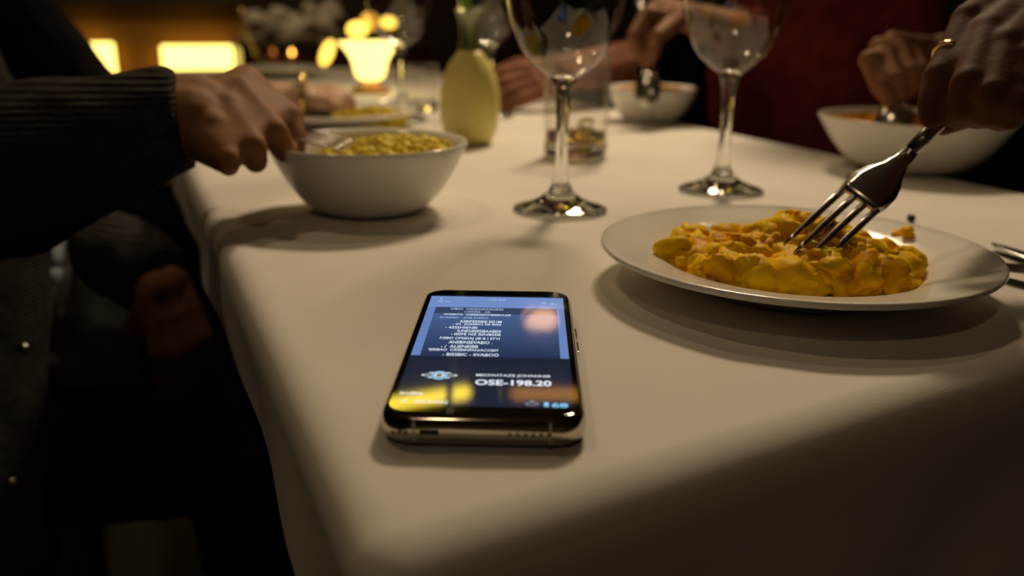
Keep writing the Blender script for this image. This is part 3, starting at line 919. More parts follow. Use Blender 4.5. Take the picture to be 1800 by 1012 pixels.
# ------------------------------------------------------------------ glasses
def wine_glass(pos, label, group='wine glasses on the table'):
    e = empty('wine_glass', (pos.x, pos.y, TZ + 0.0012))
    foot = [(0, 0.0002), (0.030, 0.0), (0.0395, 0.0004), (0.0405, 0.0014), (0.0398, 0.0024), (0.034, 0.0040), (0.026, 0.0066), (0.018, 0.0105), (0.0115, 0.0155), (0.0080, 0.022)]
    stem = [(0.0080, 0.022), (0.0062, 0.032), (0.0054, 0.045), (0.0052, 0.065), (0.0056, 0.085), (0.0066, 0.097), (0.0085, 0.105), (0.0120, 0.1105), (0.0105, 0.1125), (0.005, 0.1132), (0, 0.1134)]
    outer = [(0.0125, 0.1108), (0.0200, 0.1165), (0.0290, 0.1240), (0.0365, 0.1345), (0.0430, 0.1500), (0.0475, 0.1680), (0.0503, 0.1860), (0.0510, 0.2000), (0.0500, 0.2150), (0.0470, 0.2340), (0.0425, 0.2560)]
    t = 0.0009
    inner = [(r - t, z + 0.0006) for r, z in reversed(outer)]
    link('foot', MB().lathe(foot, 56), GLASS, e)
    link('stem', MB().lathe(stem, 32), GLASS, e)
    link('bowl', MB().lathe(outer + [(outer[-1][0] - t / 2, outer[-1][1] + 0.0008)] + inner, 64), GLASS_THIN, e)
    e.scale = (0.92, 0.92, 0.92)
    tag(e, label, 'wine glass', group)
    return e
G1 = Vector((0.03738, 0.69142, 0)); G2 = Vector((0.18456, 0.77975, 0))
wine_glass(G1, 'clear wine glass in the middle of the picture, in front of the tumbler')
wine_glass(G2, 'clear wine glass just behind the dinner plate, before the dark red sweater')
wine_glass(on(706, 212), 'clear wine glass far back, left of the pale green vase')
wine_glass(on(860, 205), 'clear wine glass half hidden right behind the pale green vase')
def tumbler(pos, r, h, label, drink=True, group='tumblers on the table'):
    e = empty('tumbler', (pos.x, pos.y, TZ + 0.0012))
    rb = r * 0.955
    base = [(0, 0.0), (rb - 0.003, 0.0), (rb, 0.0025), (rb + 0.0002, 0.013), (rb - 0.0018, 0.0155), (rb * 0.6, 0.0128), (0, 0.0120)]
    wall = [(rb + 0.0003, 0.0130), (r, h), (r - 0.0008, h + 0.0008), (r - 0.0016, h), (rb - 0.0015, 0.0150)]
    link('base', MB().lathe(base, 48), GLASS, e)
    link('wall', MB().lathe(wall, 48), GLASS_THIN, e)
    if drink:
        DR = MATS.get('lemon_drink') or solid_glass('lemon_drink', (0.92, 0.80, 0.30), 0.05, 1.33)
        link('drink', MB().lathe([(0, 0.0132), (rb * 0.6, 0.0138), (rb - 0.0022, 0.0162), (rb - 0.0020, 0.026), (0, 0.026)], 48), DR, e)
    tag(e, label, 'tumbler', group)
    return e
TUM = on(1011, 276)
tumbler(TUM, 0.0358, 0.110, 'clear tumbler with a little yellow drink behind the middle wine glass')
ICE = solid_glass('ice', (0.97, 0.97, 0.92), 0.15, 1.31)
mb = MB(); lump(mb, TUM + Vector((0.010, 0.0, TZ + 0.034 - TUM.z)), 0.010, random.Random(2), ICO2, 0.3)
tag(link('ice_lump', mb, ICE), 'melting ice lump inside the tumbler behind the middle wine glass', 'ice')
tumbler(on(738, 196), 0.030, 0.070, 'small clear tumbler left of the vase, catching the yellow lamp', False)

# vase with a green stem
VP = on(826, 252)
VASE = mat('frosted_vase', (0.93, 0.80, 0.27), 0.32, spec=0.4, sss=0.4, noise_scale=12, noise_amt=0.04)
NECKG = thin_glass('frosted_neck', (0.80, 0.83, 0.55), 0.22, 0.35)
e = empty('bud_vase', (VP.x, VP.y, TZ + 0.0012))
e.scale = (0.90, 0.90, 0.875)
link('body', MB().lathe([(0, 0.004), (0.020, 0.002), (0.026, 0.0), (0.031, 0.004), (0.0360, 0.018), (0.0385, 0.035), (0.0395, 0.052), (0.0385, 0.070), (0.0345, 0.088), (0.0270, 0.104), (0.0190, 0.115), (0.0150, 0.121), (0.0135, 0.121), (0.017, 0.114), (0.025, 0.102), (0.032, 0.087), (0.036, 0.069), (0.037, 0.052), (0.036, 0.035), (0.033, 0.018), (0.026, 0.008), (0, 0.007)], 56), VASE, e)
link('neck', MB().lathe([(0.0150, 0.121), (0.0128, 0.132), (0.0122, 0.145), (0.0135, 0.158), (0.0165, 0.168), (0.0192, 0.1735), (0.0186, 0.1740), (0.0155, 0.168), (0.0125, 0.158), (0.0112, 0.145), (0.0118, 0.132), (0.0135, 0.121)], 40), NECKG, e)
tag(e, 'pale yellow-green frosted bud vase with a narrow neck, behind the left bowl', 'vase')
GREEN = mat('green_stem', (0.32, 0.62, 0.04), 0.4, sss=0.1, noise_scale=40, noise_amt=0.15)
PETAL = mat('pale_petals', (0.75, 0.66, 0.45), 0.6, noise_scale=30, noise_amt=0.1)
e = empty('flower', (VP.x, VP.y, TZ + 0.012))
sp_ = [VP + Vector((0.008, 0, 0.020)), VP + Vector((0.0045, 0, 0.12)), VP + Vector((0.0, 0, 0.165)), VP + Vector((-0.013, 0.0, 0.24)), VP + Vector((-0.05, 0.005, 0.36))]
sp_ = [Vector((p.x, p.y, TZ + 0.001 + z)) for p, z in zip(sp_, (0.017, 0.103, 0.142, 0.22, 0.55))]
part('stem', MB().tube(sp_, [0.0042, 0.0044, 0.0047, 0.0047, 0.0043], 14), GREEN, e)
hd = sp_[-1]
for k in range(12):
    a = 2 * math.pi * k / 12
    part('petal', MB().ball(hd + Vector((0.03 * math.cos(a), 0.03 * math.sin(a), 0.008)), (0.026, 0.009, 0.004), 10, Matrix.Rotation(a, 3, 'Z') @ Matrix.Rotation(-0.3, 3, 'Y')), PETAL, e)
part('flower_centre', MB().ball(hd + Vector((0, 0, 0.008)), (0.014, 0.014, 0.009), 14), FOOD, e)
tag(e, 'flower with a thick bright green stem standing in the frosted vase', 'flower')

# glowing tulip lamp
LP = on(652, 163)
TULIP = mat('tulip_glow', (1.0, 0.85, 0.45), 0.4, emit=(1.0, 0.74, 0.20), estr=2.4)
AMBER = mat('amber_foot', (0.55, 0.25, 0.03), 0.15, spec=0.6, noise_scale=20, noise_amt=0.1)
e = empty('tulip_lamp', (LP.x, LP.y, TZ + 0.0012))
e.scale = (0.72,) * 3
link('foot', MB().lathe([(0, 0), (0.050, 0), (0.052, 0.004), (0.046, 0.010), (0.022, 0.020), (0.018, 0.030), (0.0, 0.030)], 40), AMBER, e)
wob = lambda a, z: 1 + (0.30 * max(0, (z - 0.05) / 0.09)) * math.cos(5 * a + 0.6)
link('tulip_shade', MB().lathe([(0.018, 0.030), (0.034, 0.036), (0.041, 0.050), (0.043, 0.070), (0.047, 0.090), (0.056, 0.110), (0.068, 0.128), (0.066, 0.130), (0.053, 0.110), (0.044, 0.090), (0.040, 0.070), (0.037, 0.050), (0.030, 0.039), (0.015, 0.034)], 80, wob=wob), TULIP, e)
FL = mat('candle_flame', (1, 0.9, 0.6), 0.5, emit=(1.0, 0.80, 0.35), estr=12.0)
link('candle', MB().lathe([(0, 0.031), (0.014, 0.031), (0.014, 0.070), (0, 0.072)], 20), PETAL, e)
link('flame', MB().lathe([(0, 0.076), (0.006, 0.084), (0.006, 0.092), (0.002, 0.106), (0, 0.112)], 16), FL, e)
tag(e, 'glowing yellow tulip-shaped candle lamp on the far part of the table', 'candle lamp')

# ------------------------------------------------------------------ cutlery
def orient(origin, along, face):
    x = Vector(along).normalized(); z = Vector(face); z = (z - x * z.dot(x)).normalized(); y = z.cross(x)
    M = Matrix((x, y, z)).transposed().to_4x4(); M.translation = Vector(origin)
    return M
def ribbon(mb, st, th):
    "st: (x, y centre, half width, z) stations, rounded strip"
    prev = None
    for x, yc, hw, z in st:
        t = th / 2
        r = mb.ring([(x, yc - hw, z), (x, yc - hw * 0.7, z - t), (x, yc + hw * 0.7, z - t), (x, yc + hw, z), (x, yc + hw * 0.7, z + t), (x, yc - hw * 0.7, z + t)])
        if prev is None: mb.cap(r, True)
        else: mb.bridge(prev, r)
        prev = r
    mb.cap(prev)
    return mb
def place(name, M, label, cat, group, builders):
    e = empty(name); e.matrix_world = M
    for n, b_ in builders: link(n, b_, STEEL, e, subsurf=0)
    tag(e, label, cat, group)
    return e
def zf(x):
    return 0.010 * (1 - math.cos(min(x, 0.085) / 0.085 * math.pi)) / 2 * -1 + 0.010 if x < 0.085 else 0.0
def fork(M, label, L_=0.19, group='cutlery in use'):
    bs = []
    for k in range(4):
        y = (k - 1.5) * 0.0060
        bs.append(('tine', ribbon(MB(), [(x, y, 0.0007 + 0.0011 * min(1, x / 0.02), zf(x)) for x in (0.0, 0.008, 0.02, 0.034, 0.048)], 0.0018)))
    bs.append(('head', ribbon(MB(), [(x, 0, hw, zf(x)) for x, hw in ((0.046, 0.0110), (0.052, 0.0117), (0.060, 0.0115), (0.067, 0.0095), (0.073, 0.0065), (0.080, 0.0045), (0.090, 0.0036))], 0.0024)))
    bs.append(('handle', ribbon(MB(), [(x, 0, hw, 0.0) for x, hw in ((0.088, 0.0036), (0.11, 0.0040), (0.14, 0.0055), (0.17, 0.0075), (L_ - 0.004, 0.0082), (L_, 0.006))], 0.0030)))
    return place('fork', M, label, 'fork', group, bs)
def spoon(M, label, L_=0.18, group='cutlery in use'):
    mb = MB(); n = 9
    prev = None
    for lay_ in range(2):
        pass
    rows = []
    for side in (1, -1):
        for i in range(n + 1):
            t = i / n
            x = 0.058 * t
            hw = 0.019 * math.sin(math.pi * min(1, t ** 0.8) * 0.94 + 0.09) ** 0.8
            row = []
            for j in range(9):
                s_ = (j / 8 * 2 - 1)
                z = -0.009 * (1 - s_ * s_) * math.sin(math.pi * t) ** 0.7 + (0.0005 if side > 0 else -0.0008)
                row.append((x, hw * s_, z))
            rows.append(mb.ring(row))
        base_ = rows[-(n + 1):]
        for i in range(n):
            for j in range(8):
                q_ = (base_[i][j], base_[i + 1][j], base_[i + 1][j + 1], base_[i][j + 1])
                mb.f.append(q_ if side > 0 else tuple(reversed(q_)))
    hd_ = ribbon(MB(), [(x, 0, hw, 0.0) for x, hw in ((0.054, 0.0040), (0.066, 0.0030), (0.09, 0.0036), (0.13, 0.0052), (L_ - 0.004, 0.0080), (L_, 0.006))], 0.0030)
    return place('spoon', M, label, 'spoon', group, [('spoon_bowl', mb), ('handle', hd_)])
def knife(M, label, L_=0.21, group='cutlery lying on the table'):
    bl = ribbon(MB(), [(0, 0.004, 0.0006, 0), (0.01, 0.0015, 0.0055, 0), (0.05, 0, 0.0090, 0), (0.095, 0.001, 0.0085, 0), (0.105, 0.002, 0.005, 0)], 0.0014)
    hd_ = ribbon(MB(), [(0.10, 0.002, 0.0045, 0), (0.13, 0.001, 0.006, 0), (L_ - 0.01, 0, 0.0080, 0), (L_, 0, 0.0055, 0)], 0.0055)
    return place('table_knife', M, label, 'knife', group, [('blade', bl), ('handle', hd_)])
tocam = lambda p: (CP - Vector(p)).normalized()

# fork held over the dinner plate
ft = at(1398, 468, 0.490); fh = at(1652, 214, 0.520)
fork(orient(ft, fh - ft, tocam(ft) + Vector((0.15, 0, 0.5))), 'steel fork pushed into the yellow food on the dinner plate', 0.155).scale = (1.17, 1.17, 1.17)
# fork in the left bowl
f2 = at(612, 279, 0.655); h2 = at(505, 240, 0.668)
fork(orient(f2, h2 - f2, Vector((0, -0.2, 1))), 'steel fork dipped into the grains of the left bowl', 0.17)
# spoons
s3 = at(1141, 186, 1.191); t3 = at(1133, 96, 1.217)
spoon(orient(s3, t3 - s3, -tocam(s3) + Vector((0.3, 0, 0))), 'steel spoon standing in the bowl by the red sweater', 0.17)
s4 = at(1568, 246, 0.860); t4 = at(1573, 165, 0.888)
spoon(orient(s4, t4 - s4, -tocam(s4) + Vector((0.3, 0, 0))), 'steel spoon dipped into the right bowl with orange scraps', 0.125)
# knife in the far left hand
k5 = at(556, 222, 1.192); kh = at(622, 198, 1.253)
knife(orient(k5, kh - k5, Vector((0, 0, 1))), 'steel knife held by the hand with the bracelet', 0.20, 'cutlery in use')
# knife and fork lying right of the plate
ka = on(1735, 428, 0.004); kb_ = on(1900, 478, 0.004)
knife(orient(ka, kb_ - ka, Vector((0, 0, 1))), 'dark steel knife lying right of the dinner plate, the farther piece')
ka = on(1752, 462, 0.004); kb_ = on(1900, 515, 0.004)
spoon(orient(ka, kb_ - ka, Vector((0, 0, 1))), 'steel spoon lying right of the dinner plate, the nearer piece', 0.18, 'cutlery lying on the table')

# ------------------------------------------------------------------ people
def hand_mb(wrist, fingers, thumb, elbow=None, s=1.0, wr=0.026, er=0.040, web=(0.25,), pads=()):
    "one hand with its forearm: bones as tapered capsules, fused afterwards"
    mb = MB()
    mc = [f[0] for f in fingers]
    mid = sum(mc, Vector()) / 4
    across = (mc[0] - mc[3]); across.normalize()
    n = (mid - wrist).cross(across).normalized()
    wp = [wrist + across * (0.017 - i * 0.0113) * s for i in range(4)]
    for i in range(4):
        r0, r1 = 0.0135 * s, 0.0112 * s
        mb.capsule(wp[i], mc[i], r0, r1)
        mb.ball(mc[i], 0.0113 * s)
        if i < 3:
            mb.capsule(mc[i].lerp(wp[i], 0.12), mc[i + 1].lerp(wp[i + 1], 0.12), 0.0102 * s)
            mb.capsule(mc[i].lerp(wp[i], 0.5), mc[i + 1].lerp(wp[i + 1], 0.5), 0.0130 * s)
    sc = (1.0, 1.04, 0.98, 0.86)
    for i, f in enumerate(fingers):
        k = sc[i] * s
        mb.capsule(f[0], f[1], 0.0104 * k, 0.0090 * k)
        if i < 3:
            for t_ in web:
                mb.capsule(f[0].lerp(f[1], t_), fingers[i + 1][0].lerp(fingers[i + 1][1], t_), 0.0086 * s)
        mb.ball(f[1], 0.0096 * k)
        mb.capsule(f[1], f[2], 0.0088 * k, 0.0080 * k)
        mb.capsule(f[2], f[3], 0.0080 * k, 0.0066 * k)
    mb.capsule(thumb[0], thumb[1], 0.0150 * s, 0.0122 * s)
    mb.capsule(wrist, thumb[0], 0.016 * s, 0.015 * s)
    mb.capsule(thumb[0], mc[0].lerp(wp[0], 0.35), 0.0130 * s, 0.0105 * s)
    mb.capsule(thumb[1], thumb[2], 0.0112 * s, 0.0102 * s)
    mb.capsule(thumb[2], thumb[3], 0.0102 * s, 0.0078 * s)
    for a_, b_, ra, rb in pads: mb.capsule(a_, b_, ra, rb)
    if elbow is not None:
        d = (elbow - wrist)
        for k in (-1, 1):
            mb.capsule(wrist + across * 0.008 * k * s, wrist + d * 0.85 + across * 0.006 * k, wr * 0.80 * s, er)
    return mb
def PJ(*a):
    return [at(*p) for p in a]
def rest_hand(wrist, fwd, back, curl=0.5, left=True, s=1.0):
    "joints of a relaxed hand: fwd = where the fingers point, back = outward normal of the back of the hand"
    f = Vector(fwd).normalized(); b_ = Vector(back); b_ = (b_ - f * b_.dot(f)).normalized()
    t = f.cross(b_) * (1 if left else -1)
    fs = []
    for i, (y, l0, k) in enumerate(((0.030, 0.088, 1.0), (0.010, 0.092, 1.08), (-0.010, 0.087, 1.0), (-0.029, 0.079, 0.82))):
        p = wrist + f * l0 * s + t * y * s
        chain = [p]; a = curl * 0.5
        for L_ in (0.043, 0.027, 0.021):
            dv = f * math.cos(a) - b_ * math.sin(a) + t * (y * 1.5)
            p = p + dv.normalized() * L_ * k * s
            chain.append(p); a += curl * (1.0 + 0.1 * i)
        fs.append(chain)
    c0 = wrist + f * 0.022 * s + t * 0.026 * s - b_ * 0.008 * s
    c1 = c0 + (f * 0.8 + t * 0.65 - b_ * 0.35).normalized() * 0.042 * s
    c2 = c1 + (f * 0.95 + t * 0.15 - b_ * 0.4).normalized() * 0.032 * s
    c3 = c2 + (f * 0.95 - t * 0.1 - b_ * 0.5).normalized() * 0.026 * s
    return fs, [c0, c1, c2, c3]

def folds(amp, f1=16, f2=40):
    return lambda c: amp * (noise.noise(c * f1) + 0.5 * noise.noise(c * f2))

def person(label, side, u0, v0, hands, top_mat, leg_mat, skin, hair_mat=HAIR, lean=0.06, sh=0.25, vox=0.009, width=0.165, pz=-0.19, thigh=0.108,
           sleeve_r=(0.062, 0.050, 0.036), extra=None, amp=0.008, bare=(0.0, 0.0), knees=0.42):
    """side +1 sits left of the table and faces +u, -1 sits right and faces -u.
    hands: two dicts (the person's near hand first) with elbow, wrist, fingers, thumb"""
    F = UU * side
    e = empty('person', W(u0, v0, -TZ))
    pel = W(u0, v0, pz)
    hips = [pel + VV * (-0.09), pel + VV * 0.09]
    chest = W(u0, v0, 0.10) + F * lean * 0.6
    shd = [W(u0, v0 - width, sh) + F * lean, W(u0, v0 + width, sh) + F * lean]
    neck = W(u0, v0, sh + 0.09) + F * (lean + 0.01)
    head = W(u0, v0, sh + 0.23) + F * (lean + 0.05)
    kn = [h + F * knees + Vector((0, 0, -0.03)) for h in hips]
    an = [Vector((k.x, k.y, 0.07)) + F * 0.02 for k in kn]
    # body: torso, limbs, neck and head in one surface
    mb = MB()
    for k in (-1, 1):
        mb.capsule(pel + VV * 0.07 * k, chest + VV * 0.08 * k, 0.105, 0.115)
        mb.capsule(chest + VV * 0.08 * k, shd[0 if k < 0 else 1] - VV * 0.03 * k, 0.10, 0.055)
    mb.capsule(chest, neck, 0.11, 0.055)
    mb.capsule(neck, head - Vector((0, 0, 0.05)), 0.052, 0.055)
    mb.ball(head, (0.078, 0.078, 0.105), 18)
    mb.ball(head + F * 0.03 - Vector((0, 0, 0.045)), (0.058, 0.058, 0.062), 16)
    mb.capsule(head + F * 0.085 - Vector((0, 0, 0.022)), head + F * 0.078 + Vector((0, 0, 0.012)), 0.013, 0.008)
    mb.capsule(head + F * 0.082 - Vector((0, 0, 0.056)) - VV * 0.016, head + F * 0.082 - Vector((0, 0, 0.056)) + VV * 0.016, 0.009)
    for k in (-1, 1):
        mb.ball(head + VV * 0.078 * k, (0.012, 0.012, 0.028), 10)
    for i in range(2):
        mb.capsule(hips[i], kn[i], 0.078, 0.055); mb.capsule(kn[i], an[i], 0.050, 0.036)
        mb.capsule(an[i], an[i] + F * 0.13 + Vector((0, 0, -0.045)), 0.036, 0.028)
        h = hands[i]
        mb.capsule(shd[i], h['elbow'], 0.050, 0.040); mb.capsule(h['elbow'], h['elbow'].lerp(h['wrist'], 0.6), 0.038, 0.032)
    body = [remesh(mb, 0.010, 3)]
    for h in hands:
        body.append(remesh(hand_mb(h['wrist'], h['fingers'], h['thumb'], h['elbow'], h.get('s', 1.0), h.get('wr', 0.026), web=h.get('web', (0.25,)), pads=h.get('pads', ())), h.get('vox', 0.0028), h.get('it', 3)))
    part('body', join(body, 'body'), skin, e)
    # clothes
    mb = MB()
    for k in (-1, 1):
        mb.capsule(pel + VV * 0.075 * k + Vector((0, 0, -0.02)), chest + VV * 0.085 * k, 0.122, 0.130)
        mb.capsule(chest + VV * 0.085 * k, shd[0 if k < 0 else 1] - VV * 0.03 * k, 0.115, 0.068)
    mb.capsule(chest, neck - Vector((0, 0, 0.03)), 0.125, 0.065)
    for i in range(2):
        h = hands[i]; b_ = h.get('bare', 0.02)
        if 'sleeve' in h:
            mb.tube([p for p, r in h['sleeve']], [r for p, r in h['sleeve']], 20)
            mb.ball(h['sleeve'][-1][0], h['sleeve'][-1][1])
            mb.capsule(shd[i], h['sleeve'][-1][0], sleeve_r[0], h['sleeve'][-1][1])
        else:
            mb.capsule(shd[i], h['elbow'], sleeve_r[0], sleeve_r[1])
            mb.ball(h['elbow'], sleeve_r[1]); mb.tube([h['elbow'], h['wrist'].lerp(h['elbow'], h.get('cuff', 0.1))], [sleeve_r[1], sleeve_r[2]], 18)
    part('sweater', remesh(mb, vox, 2, folds(amp)), top_mat, e)
    mb = MB()
    for i in range(2):
        mb.capsule(pel + (hips[i] - pel) * 0.8, kn[i], thigh, 0.070); mb.capsule(kn[i], an[i] + Vector((0, 0, 0.05)), 0.068, 0.052)
    mb.capsule(hips[0], hips[1], 0.115)
    part('trousers', remesh(mb, 0.011, 3, folds(0.006)), leg_mat, e)
    for i in range(2):
        mb = MB().capsule(an[i] + Vector((0, 0, -0.03)) - F * 0.02, an[i] + F * 0.14 + Vector((0, 0, -0.05)), 0.044, 0.036)
        part('shoe', remesh(mb, 0.008, 2), BLACK_CLOTH, e)
    mb = MB()
    mb.ball(head + Vector((0, 0, 0.022)) - F * 0.018, (0.090, 0.090, 0.102), 18)
    mb.ball(head - F * 0.05 - Vector((0, 0, 0.05)), (0.060, 0.070, 0.075), 16)
    hm = remesh(mb, 0.008, 2, folds(0.006, 40, 90))
    part('hair', hm, hair_mat, e)
    for k in (-1, 1):
        part('eye', MB().ball(head + F * 0.070 + VV * 0.030 * k + Vector((0, 0, 0.008)), 0.011, 10), EYEW, e)
    if extra: extra(e, locals())
    tag(e, label, 'person', 'diners around the table')
    return e

lap = lambda u, v, side: dict(elbow=W(u, v, 0.0), wrist=W(u + side * 0.20, v, -0.07))
def lap_hand(u0, v0, side, near, width=0.165):
    k = -1 if near else 1
    el = W(u0 + side * 0.02, v0 + k * (width + 0.05), -0.02)
    wr_ = W(u0 + side * 0.20, v0 + k * 0.11, -0.068)
    left = (side > 0) == (not near)
    fs, th = rest_hand(wr_, UU * side + VV * (-0.25 * k) + Vector((0, 0, -0.15)), Vector((0, 0, 1)), 0.35, left)
    return dict(elbow=el, wrist=wr_, fingers=fs, thumb=th, vox=0.004)

# near left diner: right hand on the fork in the bowl, left hand in the lap
A = dict(elbow=at(-300, 345, 0.60), wrist=at(335, 206, 0.630), vox=0.0018, it=22, s=1.12, wr=0.031, pads=[(at(352, 232, .622), at(392, 272, .600), .021, .0125), (at(350, 195, .640), at(410, 175, .652), .021, .014), (at(350, 180, .655), at(425, 150, .675), .018, .0125)], web=(0.1, 0.2, 0.3, 0.4, 0.5, 0.6, 0.7, 0.8),
         fingers=[PJ((432, 140, .685), (510, 206, .668), (519, 243, .660), (520, 268, .655)),
                  PJ((420, 163, .655), (482, 232, .632), (498, 262, .640), (508, 275, .655)),
                  PJ((398, 192, .632), (445, 258, .608), (450, 284, .625), (440, 275, .648)),
                  PJ((375, 226, .612), (400, 280, .592), (402, 292, .612), (396, 276, .630))],
         thumb=PJ((372, 185, .675), (430, 215, .695), (482, 240, .690), (512, 262, .675)),
         sleeve=[(at(322, 208, .622), 0.036), (at(300, 212, .620), 0.0375), (at(180, 245, .615), 0.046), (at(20, 300, .608), 0.060), (at(-300, 345, .60), 0.062)])
lw = at(288, 502, 0.90)
fsB, thB = rest_hand(lw, at(330, 640, 0.885) - lw, tocam(lw) + Vector((0.2, 0, 0.5)), 0.85, True, 0.80)
B = dict(elbow=at(70, 425, 1.12), wrist=lw, fingers=fsB, thumb=thB, vox=0.0024, s=0.92, web=(0.2, 0.4, 0.6), it=6,
         sleeve=[(at(282, 500, .905), 0.036), (at(235, 465, .95), 0.046), (at(130, 428, 1.06), 0.055), (at(60, 425, 1.12), 0.056)])
def jacket(e, L_):
    # open dark jacket front over the shirt, with two snaps on its edge
    top = at(40, 380, 0.86); bot = at(22, 950, 0.80)
    mb = MB()
    for px, py, D, r in ((-60, 380, .86, .075),):
        mb.capsule(at(px, py, D), at(-75, 1000, 0.80), 0.078, 0.070)
        mb.capsule(at(-160, 380, .9), at(-180, 1000, 0.85), 0.09, 0.09)
    part('jacket_front', remesh(mb, 0.006, 2, folds(0.004)), KNIT, e)
    for px, py in ((40, 614), (20, 850)):
        p = at(px, py, 0.765)
        part('snap_button', MB().ball(p, (0.006, 0.003, 0.006), 12), SILVER, e)
    # shirt tail bunched on the lap
    mb = MB()
    for px, py, D, r in ((95, 470, .98, .05), (120, 560, .96, .055), (190, 600, .95, .050), (225, 620, .95, .045), (150, 650, .95, .055), (100, 640, .96, .06)):
        mb.ball(at(px, py, D), r)
    part('shirt_tail', remesh(mb, 0.006, 3, folds(0.012, 22, 50)), SHIRT, e)
person('diner in a dark knitted sweater reaching a fork into the left bowl', 1, -0.33, 0.80, [A, B], KNIT, JEANS, SKIN,
       vox=0.006, amp=0.005, extra=jacket, knees=0.36, pz=-0.28, thigh=0.085)

# far left diner: bare forearm with a bracelet, holding a knife
fsC = [PJ((582, 158, 1.270), (612, 170, 1.266), (621, 186, 1.262), (623, 200, 1.257)), PJ((588, 166, 1.244), (616, 179, 1.244), (620, 194, 1.244), (616, 203, 1.248)),
       PJ((586, 175, 1.227), (610, 188, 1.222), (612, 200, 1.227), (604, 204, 1.235)), PJ((580, 183, 1.209), (600, 194, 1.205), (601, 203, 1.209), (593, 203, 1.218))]
Cc = dict(elbow=at(158, 192, 1.20), wrist=at(540, 172, 1.235), fingers=fsC, s=0.86, thumb=PJ((556, 165, 1.262), (585, 175, 1.279), (605, 188, 1.275), (618, 198, 1.266)), vox=0.0022, cuff=0.75)
def bracelet(e, L_):
    a = at(540, 172, 1.235); d = (at(158, 192, 1.20) - a).normalized()
    x, y = MB().frame(d); c = a + d * 0.004
    mb = MB(); mb.tube([c + (x * math.cos(t * 0.393) * 0.034 + y * math.sin(t * 0.393) * 0.034) for t in range(17)], 0.0035, 8)
    part('bracelet', mb, GOLD, e)
person('diner at the left beyond the first, bare forearm with a bracelet, holding a knife', 1, -0.31, 1.30, [Cc, lap_hand(-0.31, 1.30, 1, False)], BLACK_CLOTH, JEANS, SKIN_PALE, extra=bracelet, lean=0.1, sh=0.21)

# near right diner: ringed hand on the fork, mostly outside the picture
Fh = dict(elbow=W(0.84, -0.10, 0.10), wrist=at(1835, 5, .535), vox=0.0016, it=12, s=1.14, wr=0.032, web=(0.1, 0.2, 0.3, 0.4, 0.5, 0.6, 0.7),
          fingers=[PJ((1708, 40, .530), (1654, 138, .512), (1641, 180, .508), (1638, 204, .508)),
                   PJ((1742, 62, .512), (1706, 150, .488), (1694, 186, .492), (1682, 203, .502)),
                   PJ((1774, 86, .497), (1748, 168, .476), (1735, 196, .484), (1718, 206, .498)),
                   PJ((1806, 112, .487), (1790, 182, .470), (1774, 205, .478), (1755, 212, .490))],
          thumb=PJ((1800, 85, .560), (1745, 150, .560), (1692, 195, .545), (1658, 213, .525)), cuff=0.3)
lh = dict(elbow=W(1.02, 0.40, 0.0), wrist=W(0.86, 0.36, 0.03)); fs_, th_ = rest_hand(lh['wrist'], -UU - VV * 0.2, Vector((0, 0, 1)), 0.3, False)
def ring_(e, L_):
    a, b_ = at(1708, 40, .530), at(1654, 138, .512)
    c = a.lerp(b_, 0.62); d = (b_ - a).normalized(); x, y = MB().frame(d)
    mb = MB(); mb.tube([c + (x * math.cos(t * 0.2618) + y * math.sin(t * 0.2618)) * 0.0104 for t in range(25)], 0.0016, 8)
    part('ring', mb, GOLD, e)
person('near right diner with a ring, gripping the fork over the dinner plate', -1, 1.04, -0.02, [Fh, lap_hand(1.04, -0.02, -1, False)], NAVY, JEANS, SKIN_SHADED, extra=ring_)

# second right diner: fist on a spoon
E_ = dict(s=0.95, elbow=W(0.93, 0.16, 0.05), wrist=at(1650, 92, 0.969), vox=0.0022,
          fingers=[PJ((1528, 106, 0.883), (1546, 152, 0.866), (1560, 172, 0.869), (1568, 184, 0.874)), PJ((1545, 83, 0.902), (1570, 138, 0.871), (1580, 162, 0.876), (1578, 178, 0.883)),
                   PJ((1568, 72, 0.917), (1598, 126, 0.885), (1601, 155, 0.893), (1590, 170, 0.902)), PJ((1592, 76, 0.936), (1620, 120, 0.909), (1616, 146, 0.912), (1603, 160, 0.921))],
          thumb=PJ((1612, 112, 0.950), (1572, 140, 0.936), (1565, 165, 0.917), (1570, 184, 0.898)), cuff=0.06)
person('second diner on the right in dark navy, holding a spoon over the right bowl', -1, 1.0, 0.42, [E_, lap_hand(1.0, 0.42, -1, False)], NAVY, JEANS, SKIN)

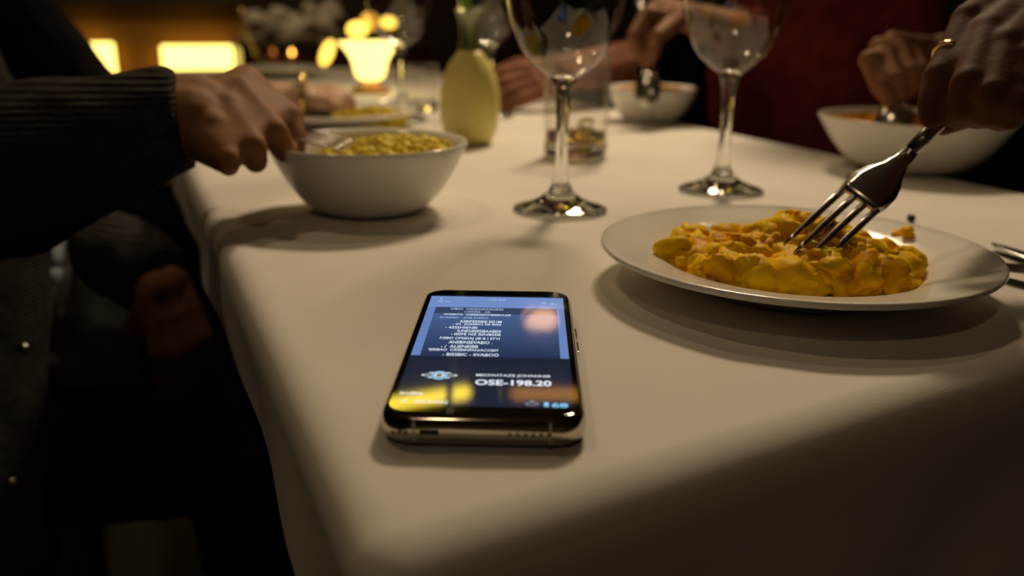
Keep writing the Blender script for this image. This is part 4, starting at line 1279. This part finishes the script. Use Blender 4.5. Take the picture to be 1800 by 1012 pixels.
# third right diner: dark red sweater
D_ = dict(s=0.9, elbow=at(1400, 95, 1.351), wrist=at(1205, 28, 1.273), vox=0.0024,
          fingers=[PJ((1135, 24, 1.230), (1113, 62, 1.212), (1122, 90, 1.212), (1131, 108, 1.212)), PJ((1150, 12, 1.247), (1129, 56, 1.221), (1133, 86, 1.221), (1138, 108, 1.221)),
                   PJ((1161, 6, 1.264), (1143, 55, 1.238), (1146, 85, 1.238), (1146, 106, 1.230)), PJ((1173, 6, 1.282), (1157, 50, 1.256), (1155, 75, 1.256), (1150, 95, 1.247))],
          thumb=PJ((1182, 42, 1.247), (1157, 64, 1.212), (1149, 90, 1.204), (1142, 110, 1.208)), cuff=0.45)
person('diner in a dark red sweater holding a spoon over the middle bowl', -1, 0.97, 0.86, [lap_hand(0.97, 0.86, -1, True), D_], RED_CLOTH, JEANS, SKIN, vox=0.008, sh=0.24)

# fourth right diner: ruddy hand resting on the table
hw = at(985, 128, 1.410)
fsG, thG = rest_hand(hw, at(880, 158, 1.394) - hw, Vector((0.1, -0.8, 0.7)), 0.25, True, 1.0)
G_ = dict(elbow=at(1140, 110, 1.599), wrist=hw, fingers=fsG, thumb=thG, vox=0.0026, cuff=0.62)
person('far right diner in black, ruddy hand resting on the table behind the tumbler', -1, 0.98, 1.34, [G_, lap_hand(0.98, 1.34, -1, False)], BLACK_CLOTH, JEANS, SKIN_RED)

# ------------------------------------------------------------------ chairs under the diners
def chair(u, v, side, label, sz=0.42):
    e = empty('dining_chair', W(u, v, -TZ))
    F = UU * side
    B3 = Matrix((F, VV, Vector((0, 0, 1)))).transposed().to_4x4(); B3.translation = W(u, v, -TZ)
    part('seat', MB().box((-0.21, -0.21, sz - 0.035), (0.21, 0.21, sz), B3), WOOD, e, sm=False, bevel=0.008)
    for a in (-0.19, 0.16):
        for b_ in (-0.19, 0.16):
            part('leg', MB().box((a, b_, 0), (a + 0.03, b_ + 0.03, sz - 0.035), B3), WOOD, e, sm=False)
    for b_ in (-0.20, 0.17):
        part('back_post', MB().box((-0.24, b_, 0.385), (-0.21, b_ + 0.03, 0.86), B3), WOOD, e, sm=False)
    for z in (0.55, 0.66, 0.78):
        part('back_slat', MB().box((-0.235, -0.17, z), (-0.215, 0.17, z + 0.06), B3), WOOD, e, sm=False, bevel=0.004)
    tag(e, label, 'chair', 'dining chairs')
chair(-0.36, 0.80, 1, 'dark wooden chair under the diner in the dark knitted sweater', 0.36)
chair(-0.34, 1.30, 1, 'dark wooden chair under the diner with the bracelet')
chair(1.07, -0.02, -1, 'dark wooden chair under the diner with the ring')
chair(1.03, 0.42, -1, 'dark wooden chair under the diner in navy at the right bowl')
chair(1.00, 0.86, -1, 'dark wooden chair under the diner in the dark red sweater')
chair(1.01, 1.34, -1, 'dark wooden chair under the far right diner in black')
